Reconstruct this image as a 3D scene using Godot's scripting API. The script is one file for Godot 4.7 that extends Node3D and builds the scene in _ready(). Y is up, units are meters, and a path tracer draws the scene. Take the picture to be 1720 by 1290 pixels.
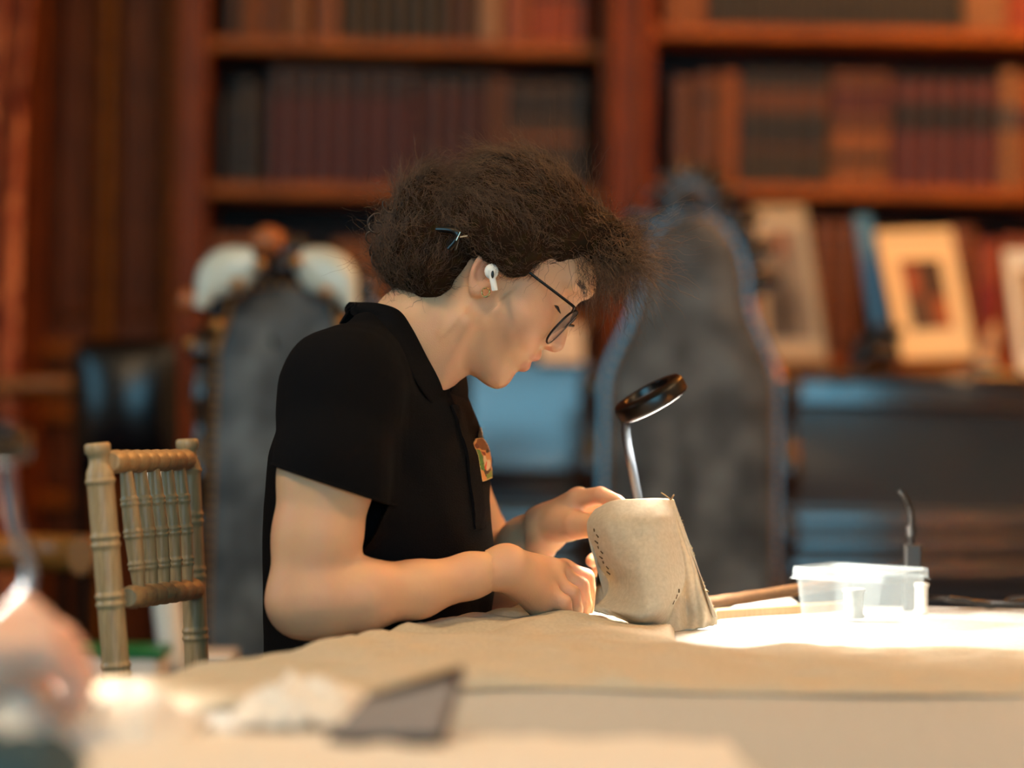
extends Node3D
# A woman sewing linen at a table in a wood-panelled library. Units are metres, y is up, the table top is at 0.743.
const FPX := 4569.0            # focal length in pixels of the 1720 x 1290 frame (85 mm on a 24 mm high sensor)
const ROLL := 0.0165
const EYE := Vector3(0, 1.01, 3.0)
const TOP := 0.743
var M := {}
var N := FastNoiseLite.new()
var taken := {}

func P(px: float, py: float, d: float) -> Vector3:   # a point of the place at distance d from the lens
	var x := (px - 860.0) / FPX * d
	var y := -(py - 645.0) / FPX * d
	return EYE + Vector3(x * cos(ROLL) - y * sin(ROLL), x * sin(ROLL) + y * cos(ROLL), -d)
func Q(px: float, py: float, z: float) -> Vector3:
	return P(px, py, 3.0 - z)

func _ready() -> void:
	N.seed = 7
	N.frequency = 1.0
	N.noise_type = FastNoiseLite.TYPE_SIMPLEX_SMOOTH
	N.fractal_octaves = 2
	setup_camera()
	setup_light()
	make_materials()
	build_room()
	build_bookcase()
	build_piano()
	build_background_furniture()
	build_table()
	build_small_things()
	build_woman()
	build_second_person()

func setup_camera() -> void:
	var c := Camera3D.new()
	c.name = "camera"
	c.position = EYE
	c.rotation = Vector3(0, 0, ROLL)
	c.fov = rad_to_deg(2.0 * atan(645.0 / FPX))
	c.keep_aspect = Camera3D.KEEP_HEIGHT
	c.near = 0.05
	c.far = 60.0
	var a := CameraAttributesPhysical.new()
	a.frustum_focal_length = 85.0
	a.frustum_focus_distance = 2.93
	a.exposure_aperture = 1.7
	a.frustum_near = 0.05
	a.frustum_far = 60.0
	c.attributes = a
	add_child(c)
	c.current = true

func setup_light() -> void:
	var we := WorldEnvironment.new()
	we.name = "environment"
	var e := Environment.new()
	e.background_mode = Environment.BG_SKY
	var s := Sky.new()
	var sm := ProceduralSkyMaterial.new()
	sm.sky_top_color = Color(0.42, 0.68, 0.86)
	sm.sky_horizon_color = Color(0.72, 0.88, 0.94)
	sm.ground_bottom_color = Color(0.2, 0.22, 0.2)
	sm.ground_horizon_color = Color(0.5, 0.58, 0.58)
	sm.sky_energy_multiplier = 1.0
	s.sky_material = sm
	e.sky = s
	e.background_energy_multiplier = 1.2
	e.tonemap_mode = Environment.TONE_MAPPER_LINEAR
	e.tonemap_exposure = 1.15
	e.sdfgi_enabled = true
	e.ssao_enabled = true
	e.ssil_enabled = true
	we.environment = e
	add_child(we)
	# daylight through the tall window behind the camera, and through the one in the left wall
	day_light("daylight_front", Vector3(0.3, 1.95, 4.62), Vector3(0, 0, 0), Vector2(3.0, 1.9), 6.5)
	day_light("daylight_left", Vector3(-3.02, 1.9, 0.5), Vector3(0, -PI / 2, 0), Vector2(1.5, 1.9), 2.2)

func day_light(called: String, at: Vector3, turn: Vector3, size: Vector2, energy: float) -> void:
	var a := AreaLight3D.new()
	a.name = called
	a.position = at
	a.rotation = turn
	a.area_size = size
	a.light_color = Color(0.52, 0.87, 1.0)
	a.light_energy = energy
	a.area_range = 20.0
	a.area_attenuation = 2.0
	a.shadow_enabled = true
	add_child(a)

# ---------------------------------------------------------------- meshes
class MB:
	var v := PackedVector3Array()
	var n := PackedVector3Array()
	var c := PackedColorArray()
	var uv := PackedVector2Array()
	var ix := PackedInt32Array()
	var colored := false

	func finish(v0: int, i0: int, closed := true) -> void:
		while c.size() < v.size():
			c.append(Color.WHITE)
		while uv.size() < v.size():
			uv.append(Vector2.ZERO)
		n.resize(v.size())
		if closed:
			var mid := Vector3.ZERO
			for k in range(v0, v.size()):
				mid += v[k]
			mid /= maxf(1.0, v.size() - v0)
			var vol := 0.0
			for k in range(i0, ix.size(), 3):
				vol += (v[ix[k]] - mid).dot((v[ix[k + 1]] - mid).cross(v[ix[k + 2]] - mid))
			if vol > 0.0:
				for k in range(i0, ix.size(), 3):
					var t := ix[k + 1]
					ix[k + 1] = ix[k + 2]
					ix[k + 2] = t
		for k in range(v0, v.size()):
			n[k] = Vector3.ZERO
		for k in range(i0, ix.size(), 3):
			var a := ix[k]
			var b := ix[k + 1]
			var d := ix[k + 2]
			var w := (v[d] - v[a]).cross(v[b] - v[a])
			n[a] += w
			n[b] += w
			n[d] += w
		for k in range(v0, v.size()):
			n[k] = n[k].normalized() if n[k].length_squared() > 0.0 else Vector3.UP

	# rows of points, all the same length
	func loft(rings: Array, around := true, caps := true, flat := false, closed := true) -> void:
		var v0 := v.size()
		var i0 := ix.size()
		var m: int = rings[0].size()
		var r := rings.size()
		if flat:
			for j in r - 1:
				for i in (m if around else m - 1):
					var i2 := (i + 1) % m
					var b := v.size()
					v.append(rings[j][i]); v.append(rings[j][i2]); v.append(rings[j + 1][i2]); v.append(rings[j + 1][i])
					ix.append_array([b, b + 1, b + 2, b, b + 2, b + 3])
		else:
			for j in r:
				for i in m:
					v.append(rings[j][i])
					uv.append(Vector2(float(i) / m, float(j) / r))
			for j in r - 1:
				for i in (m if around else m - 1):
					var i2 := (i + 1) % m
					var a := v0 + j * m
					ix.append_array([a + i, a + i2, a + m + i2, a + i, a + m + i2, a + m + i])
		if caps and around:
			for e in 2:
				var ring = rings[0] if e == 0 else rings[r - 1]
				var b := v.size()
				var mid := Vector3.ZERO
				for q in ring:
					mid += q
				v.append(mid / m)
				for q in ring:
					v.append(q)
				for i in m:
					if e == 0:
						ix.append_array([b, b + 1 + (i + 1) % m, b + 1 + i])
					else:
						ix.append_array([b, b + 1 + i, b + 1 + (i + 1) % m])
		finish(v0, i0, closed)

	func tube(path: Array, radius, sides := 8, caps := true) -> void:
		var rings := []
		var up := Vector3.UP
		for k in path.size():
			var t: Vector3 = (path[mini(k + 1, path.size() - 1)] - path[maxi(k - 1, 0)]).normalized()
			if k == 0:
				up = Vector3.UP if absf(t.y) < 0.9 else Vector3.RIGHT
			var s := t.cross(up).normalized()
			up = s.cross(t).normalized()
			var r: float = radius if radius is float else radius[k]
			var ring := PackedVector3Array()
			for i in sides:
				var a := TAU * i / sides
				ring.append(path[k] + (s * cos(a) + up * sin(a)) * r)
			rings.append(ring)
		loft(rings, true, caps)

	func lathe(prof: Array, xf: Transform3D, segs := 16, caps := true) -> void:
		var rings := []
		for p in prof:
			var ring := PackedVector3Array()
			for i in segs:
				var a := TAU * i / segs
				ring.append(xf * Vector3(p[0] * cos(a), p[1], p[0] * sin(a)))
			rings.append(ring)
		loft(rings, true, caps)

	func ball(at: Vector3, r: Vector3, b := Basis(), segs := 12) -> void:
		var rings := []
		for j in segs / 2 + 1:
			var t := PI * clampf(float(j) / (segs / 2), 0.01, 0.99)
			var ring := PackedVector3Array()
			for i in segs:
				var a := TAU * i / segs
				ring.append(at + b * (r * Vector3(sin(t) * cos(a), cos(t), sin(t) * sin(a))))
			rings.append(ring)
		loft(rings)

	# a flat outline in x,y pushed along z by depth, its rims chamfered
	func prism(poly: PackedVector2Array, z0: float, z1: float, bevel: float, xf := Transform3D(), smooth := false) -> void:
		var m := poly.size()
		var area := 0.0
		for i in m:
			area += poly[i].cross(poly[(i + 1) % m])
		var ins := PackedVector2Array()
		for i in m:
			var e0 := (poly[i] - poly[(i + m - 1) % m]).normalized()
			var e1 := (poly[(i + 1) % m] - poly[i]).normalized()
			var nn := Vector2(-e0.y, e0.x) + Vector2(-e1.y, e1.x)
			nn = nn / maxf(0.35, nn.length_squared()) * 2.0 * signf(area)
			ins.append(poly[i] + nn * bevel)
		var rings := []
		var spec := [[ins, z0], [poly, z0 + bevel], [poly, z1 - bevel], [ins, z1]] if bevel > 0.0 else [[poly, z0], [poly, z1]]
		for s in spec:
			var ring := PackedVector3Array()
			for q in s[0]:
				ring.append(xf * Vector3(q.x, q.y, s[1]))
			rings.append(ring)
		var v0 := v.size()
		var i0 := ix.size()
		loft(rings, true, false, not smooth)
		var tri := Geometry2D.triangulate_polygon(ins if bevel > 0.0 else poly)
		for e in 2:
			var b := v.size()
			for q in rings[0 if e == 0 else rings.size() - 1]:
				v.append(q)
			for k in range(0, tri.size(), 3):
				# find the side that matches the wall: decided below from the wall's own winding
				if e == 0:
					ix.append_array([b + tri[k], b + tri[k + 1], b + tri[k + 2]])
				else:
					ix.append_array([b + tri[k], b + tri[k + 2], b + tri[k + 1]])
			# orient the cap
			if tri.size():
				var out: Vector3 = (xf.basis * Vector3(0, 0, -1 if e == 0 else 1))
				var k0 := ix.size() - tri.size()
				for k in range(k0, ix.size(), 3):
					var w := (v[ix[k + 2]] - v[ix[k]]).cross(v[ix[k + 1]] - v[ix[k]])
					if w.dot(out) * signf(z1 - z0) < 0.0:
						var t := ix[k + 1]
						ix[k + 1] = ix[k + 2]
						ix[k + 2] = t
			finish(b, ix.size() - tri.size(), false)

	func box(size: Vector3, bevel: float, xf := Transform3D()) -> void:
		var a := size.x / 2
		var b := size.y / 2
		prism(PackedVector2Array([Vector2(-a, -b), Vector2(a, -b), Vector2(a, b), Vector2(-a, b)]), -size.z / 2, size.z / 2, bevel, xf)

	# a rectangular sheet with thickness: fn(s, t) gives the point
	func sheet(nu: int, nv: int, fn: Callable, thick: float) -> void:
		var p := PackedVector3Array()
		for j in nv + 1:
			for i in nu + 1:
				p.append(fn.call(float(i) / nu, float(j) / nv))
		var nn := PackedVector3Array()
		for j in nv + 1:
			for i in nu + 1:
				var du := p[j * (nu + 1) + mini(i + 1, nu)] - p[j * (nu + 1) + maxi(i - 1, 0)]
				var dv := p[mini(j + 1, nv) * (nu + 1) + i] - p[maxi(j - 1, 0) * (nu + 1) + i]
				nn.append(du.cross(dv).normalized())
		var rings := []
		for i in nu + 1:   # each column goes along the top, round the end and back underneath
			var ring := PackedVector3Array()
			for j in nv + 1:
				ring.append(p[j * (nu + 1) + i] + nn[j * (nu + 1) + i] * thick * 0.5)
			for j in range(nv, -1, -1):
				ring.append(p[j * (nu + 1) + i] - nn[j * (nu + 1) + i] * thick * 0.5)
			rings.append(ring)
		loft(rings)

	func mesh() -> ArrayMesh:
		var a := []
		a.resize(Mesh.ARRAY_MAX)
		a[Mesh.ARRAY_VERTEX] = v
		a[Mesh.ARRAY_NORMAL] = n
		if colored:
			a[Mesh.ARRAY_COLOR] = c
		a[Mesh.ARRAY_TEX_UV] = uv
		a[Mesh.ARRAY_INDEX] = ix
		var m := ArrayMesh.new()
		m.add_surface_from_arrays(Mesh.PRIMITIVE_TRIANGLES, a)
		return m

func numbered(called: String) -> String:
	if not taken.has(called):
		taken[called] = 0
		return called
	taken[called] += 1
	return "%s_%03d" % [called, taken[called]]
func thing(called: String, label: String, category: String, at := Vector3.ZERO, group := "") -> Node3D:
	var o := Node3D.new()
	o.name = numbered(called)
	o.position = at
	tag(o, label, category, group)
	add_child(o, true)
	return o
func tag(o: Node, label: String, category: String, group := "") -> void:
	o.set_meta("label", label)
	o.set_meta("category", category)
	if group:
		o.set_meta("group", group)
func obj(called: String, b: MB, m: Material, parent: Node = self) -> MeshInstance3D:
	var o := MeshInstance3D.new()
	o.name = numbered(called) if parent == self else called
	o.mesh = b.mesh()
	o.mesh.surface_set_material(0, m)
	if parent is Node3D and parent != self:   # shapes are made in world places; bring them under the thing
		o.position = -world_at(parent)
	parent.add_child(o, true)
	return o
func world_at(p: Node) -> Vector3:
	var at := Vector3.ZERO
	while p != self and p != null:
		at += p.position
		p = p.get_parent()
	return at
func struct(called: String, b: MB, m: Material, label := "", category := "") -> MeshInstance3D:
	var o := obj(called, b, m)
	o.set_meta("kind", "structure")
	if label:
		tag(o, label, category)
	return o
func at(p: Vector3) -> Transform3D:
	return Transform3D(Basis(), p)
func bx(b: MB, lo: Vector3, hi: Vector3, bevel := 0.003) -> void:
	b.box(hi - lo, bevel, at((lo + hi) * 0.5))
func along(a: Vector3, b: Vector3) -> Basis:   # y axis from a to b
	var y := (b - a).normalized()
	var x := y.cross(Vector3(0.13, 0.2, 0.97)).normalized()
	return Basis(x, y, x.cross(y))
func spline(pts: Array, per := 6) -> Array:
	var out := []
	for k in pts.size() - 1:
		for j in per:
			out.append(pts[k].cubic_interpolate(pts[k + 1], pts[maxi(k - 1, 0)], pts[mini(k + 2, pts.size() - 1)], float(j) / per))
	out.append(pts[-1])
	return out

# ---------------------------------------------------------------- materials
func noise_tex(freq: float, a: Color, b: Color, oct := 4, sd := 1, kind := FastNoiseLite.TYPE_SIMPLEX_SMOOTH) -> NoiseTexture2D:
	var t := NoiseTexture2D.new()
	t.width = 512
	t.height = 512
	t.seamless = true
	var f := FastNoiseLite.new()
	f.noise_type = kind
	f.frequency = freq
	f.fractal_octaves = oct
	f.seed = sd
	t.noise = f
	var g := Gradient.new()
	g.set_color(0, a)
	g.set_color(1, b)
	t.color_ramp = g
	return t
func mat(col: Color, rough: float, tex: Texture2D = null, scale := Vector3.ONE, bump: Texture2D = null, depth := 0.0) -> StandardMaterial3D:
	var m := StandardMaterial3D.new()
	m.albedo_color = col
	m.roughness = rough
	m.metallic_specular = 0.5
	if tex or bump:
		m.uv1_triplanar = true
		m.uv1_world_triplanar = true
		m.uv1_scale = scale
	if tex:
		m.albedo_texture = tex
	if bump:
		m.heightmap_enabled = true
		m.heightmap_texture = bump
		m.heightmap_scale = depth
	return m
func make_materials() -> void:
	var grain := noise_tex(0.02, Color(0.5, 0.47, 0.45), Color.WHITE, 5, 3)
	var grain2 := noise_tex(0.02, Color(0.78, 0.75, 0.72), Color.WHITE, 4, 3)
	var mottle := noise_tex(0.012, Color(0.3, 0.3, 0.32), Color(1, 1, 1), 5, 9)
	var fine := noise_tex(0.06, Color(0.88, 0.87, 0.86), Color.WHITE, 3, 5)
	var bumpy := noise_tex(0.08, Color.BLACK, Color.WHITE, 3, 8)
	var weave := Image.create(64, 64, false, Image.FORMAT_RGB8)
	for y in 64:
		for x in 64:
			var over := ((x / 8) + (y / 8)) % 2 == 0
			var t := absf(sin(PI * (x % 8 + 0.5) / 8.0)) if over else absf(sin(PI * (y % 8 + 0.5) / 8.0))
			var g := (0.35 if over else 0.25) + 0.6 * t
			weave.set_pixel(x, y, Color(g, g, g))
	var wv := ImageTexture.create_from_image(weave)
	var weave2 := noise_tex(0.12, Color.BLACK, Color.WHITE, 3, 12)
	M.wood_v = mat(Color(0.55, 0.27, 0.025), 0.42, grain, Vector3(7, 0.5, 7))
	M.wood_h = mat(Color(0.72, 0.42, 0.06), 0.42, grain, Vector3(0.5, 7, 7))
	M.wood_v.metallic_specular = 0.3
	M.wood_h.metallic_specular = 0.3
	M.wood_dark = mat(Color(0.20, 0.105, 0.05), 0.4, grain, Vector3(6, 1, 6))
	M.wood_dark.metallic_specular = 0.2
	M.carved = mat(Color(0.17, 0.125, 0.105), 0.18, grain, Vector3(12, 12, 12))
	M.carved.clearcoat_enabled = true
	M.carved.clearcoat_roughness = 0.12
	M.beech = mat(Color(0.72, 0.60, 0.43), 0.42, grain2, Vector3(22, 2.2, 22))
	M.gold_wood = mat(Color(0.70, 0.47, 0.2), 0.35, grain, Vector3(6, 20, 6))
	M.stick = mat(Color(0.36, 0.25, 0.13), 0.6, grain, Vector3(6, 40, 40))
	M.leather = mat(Color(0.46, 0.49, 0.50), 0.55, mottle, Vector3(1.7, 1.3, 1.7), bumpy, 0.04)
	M.leather.metallic_specular = 0.45
	M.brass = mat(Color(0.7, 0.52, 0.3), 0.32)
	M.brass.metallic = 0.9
	M.lacquer = mat(Color(0.012, 0.012, 0.014), 0.09)
	M.lacquer.metallic_specular = 0.7
	M.lacquer_bright = mat(Color(0.02, 0.04, 0.05), 0.16)
	M.lacquer_bright.metallic_specular = 0.7
	M.lacquer_bright.clearcoat_enabled = true
	M.lacquer.clearcoat_enabled = true
	M.navy = mat(Color(0.03, 0.045, 0.085), 0.25, bumpy, Vector3(6, 6, 6))
	M.linen = mat(Color(0.83, 0.79, 0.70), 0.95, fine, Vector3(5, 5, 5), weave2, 0.005)
	M.linen.backlight_enabled = true
	M.linen.backlight = Color(0.7, 0.63, 0.52)
	M.cloth = mat(Color(0.70, 0.715, 0.71), 0.95, fine, Vector3(3, 3, 3), wv, 0.02)
	M.white_cloth = mat(Color(0.9, 0.89, 0.86), 0.9, fine, Vector3(6, 6, 6))
	M.black = mat(Color(0.02, 0.02, 0.022), 0.3)
	M.rubber = mat(Color(0.025, 0.03, 0.035), 0.5)
	M.stem = mat(Color(0.07, 0.10, 0.13), 0.55)
	M.shirt = mat(Color(0.042, 0.038, 0.044), 0.95, null, Vector3(10, 10, 10), bumpy, 0.05)
	M.shirt.metallic_specular = 0.2
	M.trousers = mat(Color(0.05, 0.05, 0.06), 0.9)
	M.teal = mat(Color(0.02, 0.25, 0.31), 0.85, fine, Vector3(8, 8, 8))
	M.skin = mat(Color.WHITE, 0.5)
	M.skin.vertex_color_use_as_albedo = true
	M.skin.metallic_specular = 0.42
	M.skin.subsurf_scatter_enabled = true
	M.skin.subsurf_scatter_strength = 0.18
	M.skin.heightmap_enabled = true
	M.skin.heightmap_texture = bumpy
	M.skin.heightmap_scale = 0.02
	M.skin.uv1_triplanar = true
	M.skin.uv1_world_triplanar = true
	M.skin.uv1_scale = Vector3(14, 14, 14)
	M.hair = mat(Color.WHITE, 0.5)
	M.hair.vertex_color_use_as_albedo = true
	M.white_plastic = mat(Color(0.88, 0.87, 0.84), 0.25)
	M.clear_plastic = mat(Color(0.70, 0.75, 0.77, 0.13), 0.3)
	M.clear_plastic.transparency = BaseMaterial3D.TRANSPARENCY_ALPHA
	M.glass = mat(Color(1, 1, 1, 0.06), 0.02)
	M.glass.transparency = BaseMaterial3D.TRANSPARENCY_ALPHA
	M.paper = mat(Color(0.88, 0.84, 0.74), 0.8)
	M.pages = mat(Color(0.72, 0.62, 0.45), 0.9)
	M.steel = mat(Color(0.75, 0.72, 0.66), 0.2)
	M.steel.metallic = 1.0
	M.green = mat(Color(0.05, 0.42, 0.22), 0.4)
	M.blue = mat(Color(0.22, 0.5, 0.68), 0.5)
	M.plaster = mat(Color(0.72, 0.66, 0.55), 0.9)
	M.carpet = mat(Color(0.28, 0.12, 0.09), 0.95, fine, Vector3(4, 4, 4))
	M.thread = mat(Color(0.33, 0.24, 0.14), 0.9)
	var cur := noise_tex(0.016, Color(0.36, 0.06, 0.03), Color(1.0, 0.80, 0.58), 2, 21)
	M.curtain = mat(Color(1.0, 0.80, 0.66), 0.9, cur, Vector3(2.2, 1.5, 2.2))
	M.curtain.backlight_enabled = true
	M.curtain.backlight = Color(0.25, 0.1, 0.06)
	M.leather_tex = noise_tex(0.03, Color(0.62, 0.6, 0.6), Color.WHITE, 4, 31)
	M.lamp_glow = mat(Color(1, 0.9, 0.75), 0.5)
	M.lamp_glow.emission_enabled = true
	M.lamp_glow.emission = Color(1.0, 0.78, 0.5)
	M.lamp_glow.emission_energy_multiplier = 3.0
	M.led_glow = mat(Color(1, 1, 1), 0.5)
	M.led_glow.emission_enabled = true
	M.led_glow.emission = Color(1.0, 0.97, 0.92)
	M.led_glow.emission_energy_multiplier = 6.0
	M.sheen_pale = mat(Color(0.74, 0.78, 0.74), 0.2)  # pale colour stands for daylight sheen on the left chair's top
	M.sheen_pale.clearcoat_enabled = true
	M.gold_gloss = mat(Color(0.62, 0.36, 0.2), 0.2)
	M.thread_light = mat(Color(0.68, 0.56, 0.4), 0.95)
	M.glasses = mat(Color(0.09, 0.06, 0.05), 0.2)
	M.glasses.metallic = 0.6
	M.gold = mat(Color(0.75, 0.6, 0.38), 0.2)
	M.gold.metallic = 1.0
	M.brow = mat(Color(0.16, 0.10, 0.07), 0.6)
	M.hair_core = mat(Color.WHITE, 0.85)
	M.hair_core.vertex_color_use_as_albedo = true
	M.hair_core.metallic_specular = 0.15

# ---------------------------------------------------------------- the room
func build_room() -> void:
	var b := MB.new()
	bx(b, Vector3(-3.4, -0.1, -4.0), Vector3(3.9, 0.0, 5.0), 0.0)
	struct("floor", b, M.carpet)
	b = MB.new()
	bx(b, Vector3(-3.4, 3.3, -4.0), Vector3(3.9, 3.4, 5.0), 0.0)
	struct("ceiling", b, M.plaster)
	b = MB.new()
	bx(b, Vector3(-3.4, 0, -4.0), Vector3(3.9, 3.3, -3.8), 0.0)
	struct("wall_back", b, M.wood_dark)
	b = MB.new()
	bx(b, Vector3(3.7, 0, -3.8), Vector3(3.9, 3.3, 5.0), 0.0)
	struct("wall_right", b, M.plaster)
	# left wall and front wall with their window openings
	wall_with_hole("wall_left", 0, -3.2, -3.4, -3.8, 5.0, -0.3, 1.3, 0.9, 2.95)
	wall_with_hole("wall_front", 2, 4.8, 5.0, -3.2, 3.7, -1.25, 1.85, 0.95, 2.95)
	make_window("window_1", 0, -3.3, -0.3, 1.3, 0.9, 2.95)
	make_window("window_2", 2, 4.9, -1.25, 1.85, 0.95, 2.95)
	# wood panelling on the left of the bookcase: stiles, sunk fields, mouldings
	var d := 6.5
	var zf := 3.0 - d
	var x0 := P(-60, 300, d).x
	var x1 := P(300, 300, d).x
	b = MB.new()
	bx(b, Vector3(-3.2, 0, -3.8), Vector3(x1, 3.3, zf - 0.06), 0.0)
	var wp := struct("trim_1", b, M.wood_v)
	for s in [[-60, 72, 0.06], [150, 165, 0.03], [186, 196, 0.03], [258, 276, 0.035]]:
		b = MB.new()
		bx(b, Vector3(P(s[0], 300, d).x, 0, zf - 0.07), Vector3(P(s[1], 300, d).x, 3.3, zf - 0.06 + s[2]), 0.008)
		obj("stile", b, M.wood_v, wp)
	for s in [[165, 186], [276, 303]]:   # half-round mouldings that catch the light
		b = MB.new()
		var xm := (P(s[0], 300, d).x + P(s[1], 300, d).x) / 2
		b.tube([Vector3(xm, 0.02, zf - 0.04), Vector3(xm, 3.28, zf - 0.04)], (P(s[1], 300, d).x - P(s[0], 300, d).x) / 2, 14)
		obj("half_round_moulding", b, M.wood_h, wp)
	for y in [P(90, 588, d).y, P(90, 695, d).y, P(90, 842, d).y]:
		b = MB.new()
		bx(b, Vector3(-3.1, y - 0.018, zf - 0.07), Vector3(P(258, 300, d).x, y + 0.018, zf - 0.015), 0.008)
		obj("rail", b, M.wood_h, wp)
	for q in [[74, 150, 0.9, 3.2], [196, 258, 0.9, 3.2], [74, 150, 0.1, 0.62]]:
		b = MB.new()
		bx(b, Vector3(P(q[0], 300, d).x + 0.012, q[2] + 0.25, zf - 0.065), Vector3(P(q[1], 300, d).x - 0.012, q[3], zf - 0.045), 0.012)
		obj("panel", b, M.wood_v, wp)
	# curtain at the left edge, drawn in towards its tie
	var t := MB.new()
	var dz := 5.9
	t.sheet(90, 60, func(s: float, u: float) -> Vector3:
		var y := lerpf(3.1, 0.1, u)
		var edge := P(76, 0, dz).x
		var pull := smoothstep(2.3, 1.0, y)
		if y < 0.98:
			pull = 1.0 - 0.35 * smoothstep(0.98, 0.1, y)
		var right := edge - 0.075 * pull
		var left := -1.75 + 0.35 * pull
		var x := lerpf(left, right, s)
		return Vector3(x, y, 3.0 - dz + 0.035 * sin(s * 52.0 + 0.6 * sin(y * 2.0)) + 0.012 * sin(s * 121.0)), 0.004)
	var cu := obj("curtain", t, M.curtain)
	tag(cu, "red and orange patterned curtain hanging by the wood panelling, drawn in to its tie", "curtain")
	t = MB.new()
	var ring := []
	for i in 25:
		var a := TAU * i / 24
		ring.append(Vector3(-1.13 + 0.26 * cos(a), 0.985 + 0.01 * sin(a * 2.0), 3.0 - dz + 0.07 * sin(a)))
	t.tube(ring, 0.016, 8)
	obj("tieback", t, M.gold_wood, cu)
	# the lamps of the room: two glass pendants over the table side, one standing lamp near the shelves, then an added fill lamp
	pendant(Vector3(-0.85, 2.5, 1.0), 0.21, "glass globe pendant lamp over the sewing table")
	pendant(Vector3(1.5, 2.6, 0.4), 0.14, "glass globe pendant lamp over the far end of the table")
	pendant(Vector3(1.5, 2.75, -2.35), 0.36, "glass globe pendant lamp hanging close before the bookcase", Color(1.0, 0.62, 0.26))
	floor_lamp(Vector3(2.1, 0, -2.6), "brass floor lamp with a pale shade standing right of the bookcase", Color(1.0, 0.62, 0.28), 1.6, 1.5)
	floor_lamp(Vector3(1.6, 0, 1.0), "added brass floor lamp with a pale shade, out of view right of the table", Color(1.0, 0.85, 0.66), 4.6, 1.2)  # added unseen lamp that brightens the woman's face

func floor_lamp(where: Vector3, label: String, tone: Color, power: float, tall: float) -> void:
	var fl := thing("floor_lamp", label, "lamp", where)
	var b := MB.new()
	b.lathe([[0.15, 0.0], [0.15, 0.015], [0.05, 0.035], [0.013, 0.06], [0.013, tall + 0.05]], at(fl.position), 20)
	obj("stand", b, M.brass, fl)
	b = MB.new()
	var rings := []
	for q in [[0.20, tall], [0.13, tall + 0.3], [0.127, tall + 0.3], [0.197, tall], [0.20, tall]]:
		var rg := PackedVector3Array()
		for i in 24:
			rg.append(fl.position + Vector3(q[0] * cos(TAU * i / 24), q[1], q[0] * sin(TAU * i / 24)))
		rings.append(rg)
	b.loft(rings, true, false)
	var shade := mat(Color(0.9, 0.75, 0.5), 0.9)
	shade.backlight_enabled = true
	shade.backlight = Color(0.8, 0.6, 0.35)
	obj("lamp_shade", b, shade, fl)
	b = MB.new()
	b.ball(fl.position + Vector3(0, tall + 0.12, 0), Vector3(0.035, 0.05, 0.035))
	obj("bulb", b, M.lamp_glow, fl)
	omni(fl.position + Vector3(0, tall + 0.12, 0), tone, power, 0.035)

func omni(p: Vector3, col: Color, e: float, size: float) -> void:
	var l := OmniLight3D.new()
	l.name = "lamp_light"
	l.position = p
	l.light_color = col
	l.light_energy = e
	l.omni_range = 12.0
	l.omni_attenuation = 2.0
	l.light_size = size
	l.shadow_enabled = true
	add_child(l, true)

func pendant(p: Vector3, k: float, label: String, tone := Color(1.0, 0.86, 0.68)) -> void:
	var o := thing("pendant_lamp", label, "lamp", Vector3(p.x, 3.3, p.z))
	var b := MB.new()
	b.tube([Vector3(p.x, 3.3, p.z), p + Vector3(0, 0.15, 0)], 0.008)
	obj("rod", b, M.brass, o)
	b = MB.new()
	b.lathe([[0.03, 0.17], [0.06, 0.15], [0.065, 0.11], [0.03, 0.11]], at(p), 18)
	obj("cap", b, M.brass, o)
	b = MB.new()
	b.ball(p, Vector3(0.15, 0.14, 0.15), Basis(), 20)
	obj("globe", b, M.lamp_glow, o)
	omni(p, tone, 9.0 * k, 0.16)

func wall_with_hole(called: String, axis: int, a: float, c: float, lo: float, hi: float, w0: float, w1: float, y0: float, y1: float) -> void:
	var b := MB.new()
	for r in [[lo, w0, 0.0, 3.3], [w1, hi, 0.0, 3.3], [w0, w1, 0.0, y0], [w0, w1, y1, 3.3]]:
		var p := Vector3(minf(a, c), r[2], r[0])
		var q := Vector3(maxf(a, c), r[3], r[1])
		if axis == 2:
			p = Vector3(r[0], r[2], minf(a, c))
			q = Vector3(r[1], r[3], maxf(a, c))
		bx(b, p, q, 0.0)
	struct(called, b, M.plaster)

func make_window(called: String, axis: int, at_: float, w0: float, w1: float, y0: float, y1: float) -> void:
	var o := Node3D.new()
	o.name = called
	o.set_meta("kind", "structure")
	add_child(o)
	var cols := 2 if axis == 0 else 4
	var pt := func(w: float, y: float, e: float) -> Vector3:
		return Vector3(at_ + e, y, w) if axis == 0 else Vector3(w, y, at_ + e)
	for i in cols + 1:
		var b := MB.new()
		var w := lerpf(w0 + 0.03, w1 - 0.03, float(i) / cols)
		bx(b, pt.call(w - 0.03, y0, -0.04), pt.call(w + 0.03, y1, 0.04), 0.004)
		obj("window_frame", b, M.white_plastic, o)
	for y in [y0 + 0.03, lerpf(y0, y1, 0.5), y1 - 0.03]:
		var b := MB.new()
		bx(b, pt.call(w0, y - 0.03, -0.035), pt.call(w1, y + 0.03, 0.035), 0.004)
		obj("window_frame", b, M.white_plastic, o)
	for i in cols:
		for j in 2:
			var b := MB.new()
			bx(b, pt.call(lerpf(w0, w1, float(i) / cols), lerpf(y0, y1, j / 2.0), -0.003), pt.call(lerpf(w0, w1, (i + 1.0) / cols), lerpf(y0, y1, (j + 1) / 2.0), 0.003), 0.0)
			obj("pane", b, M.glass, o)

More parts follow.
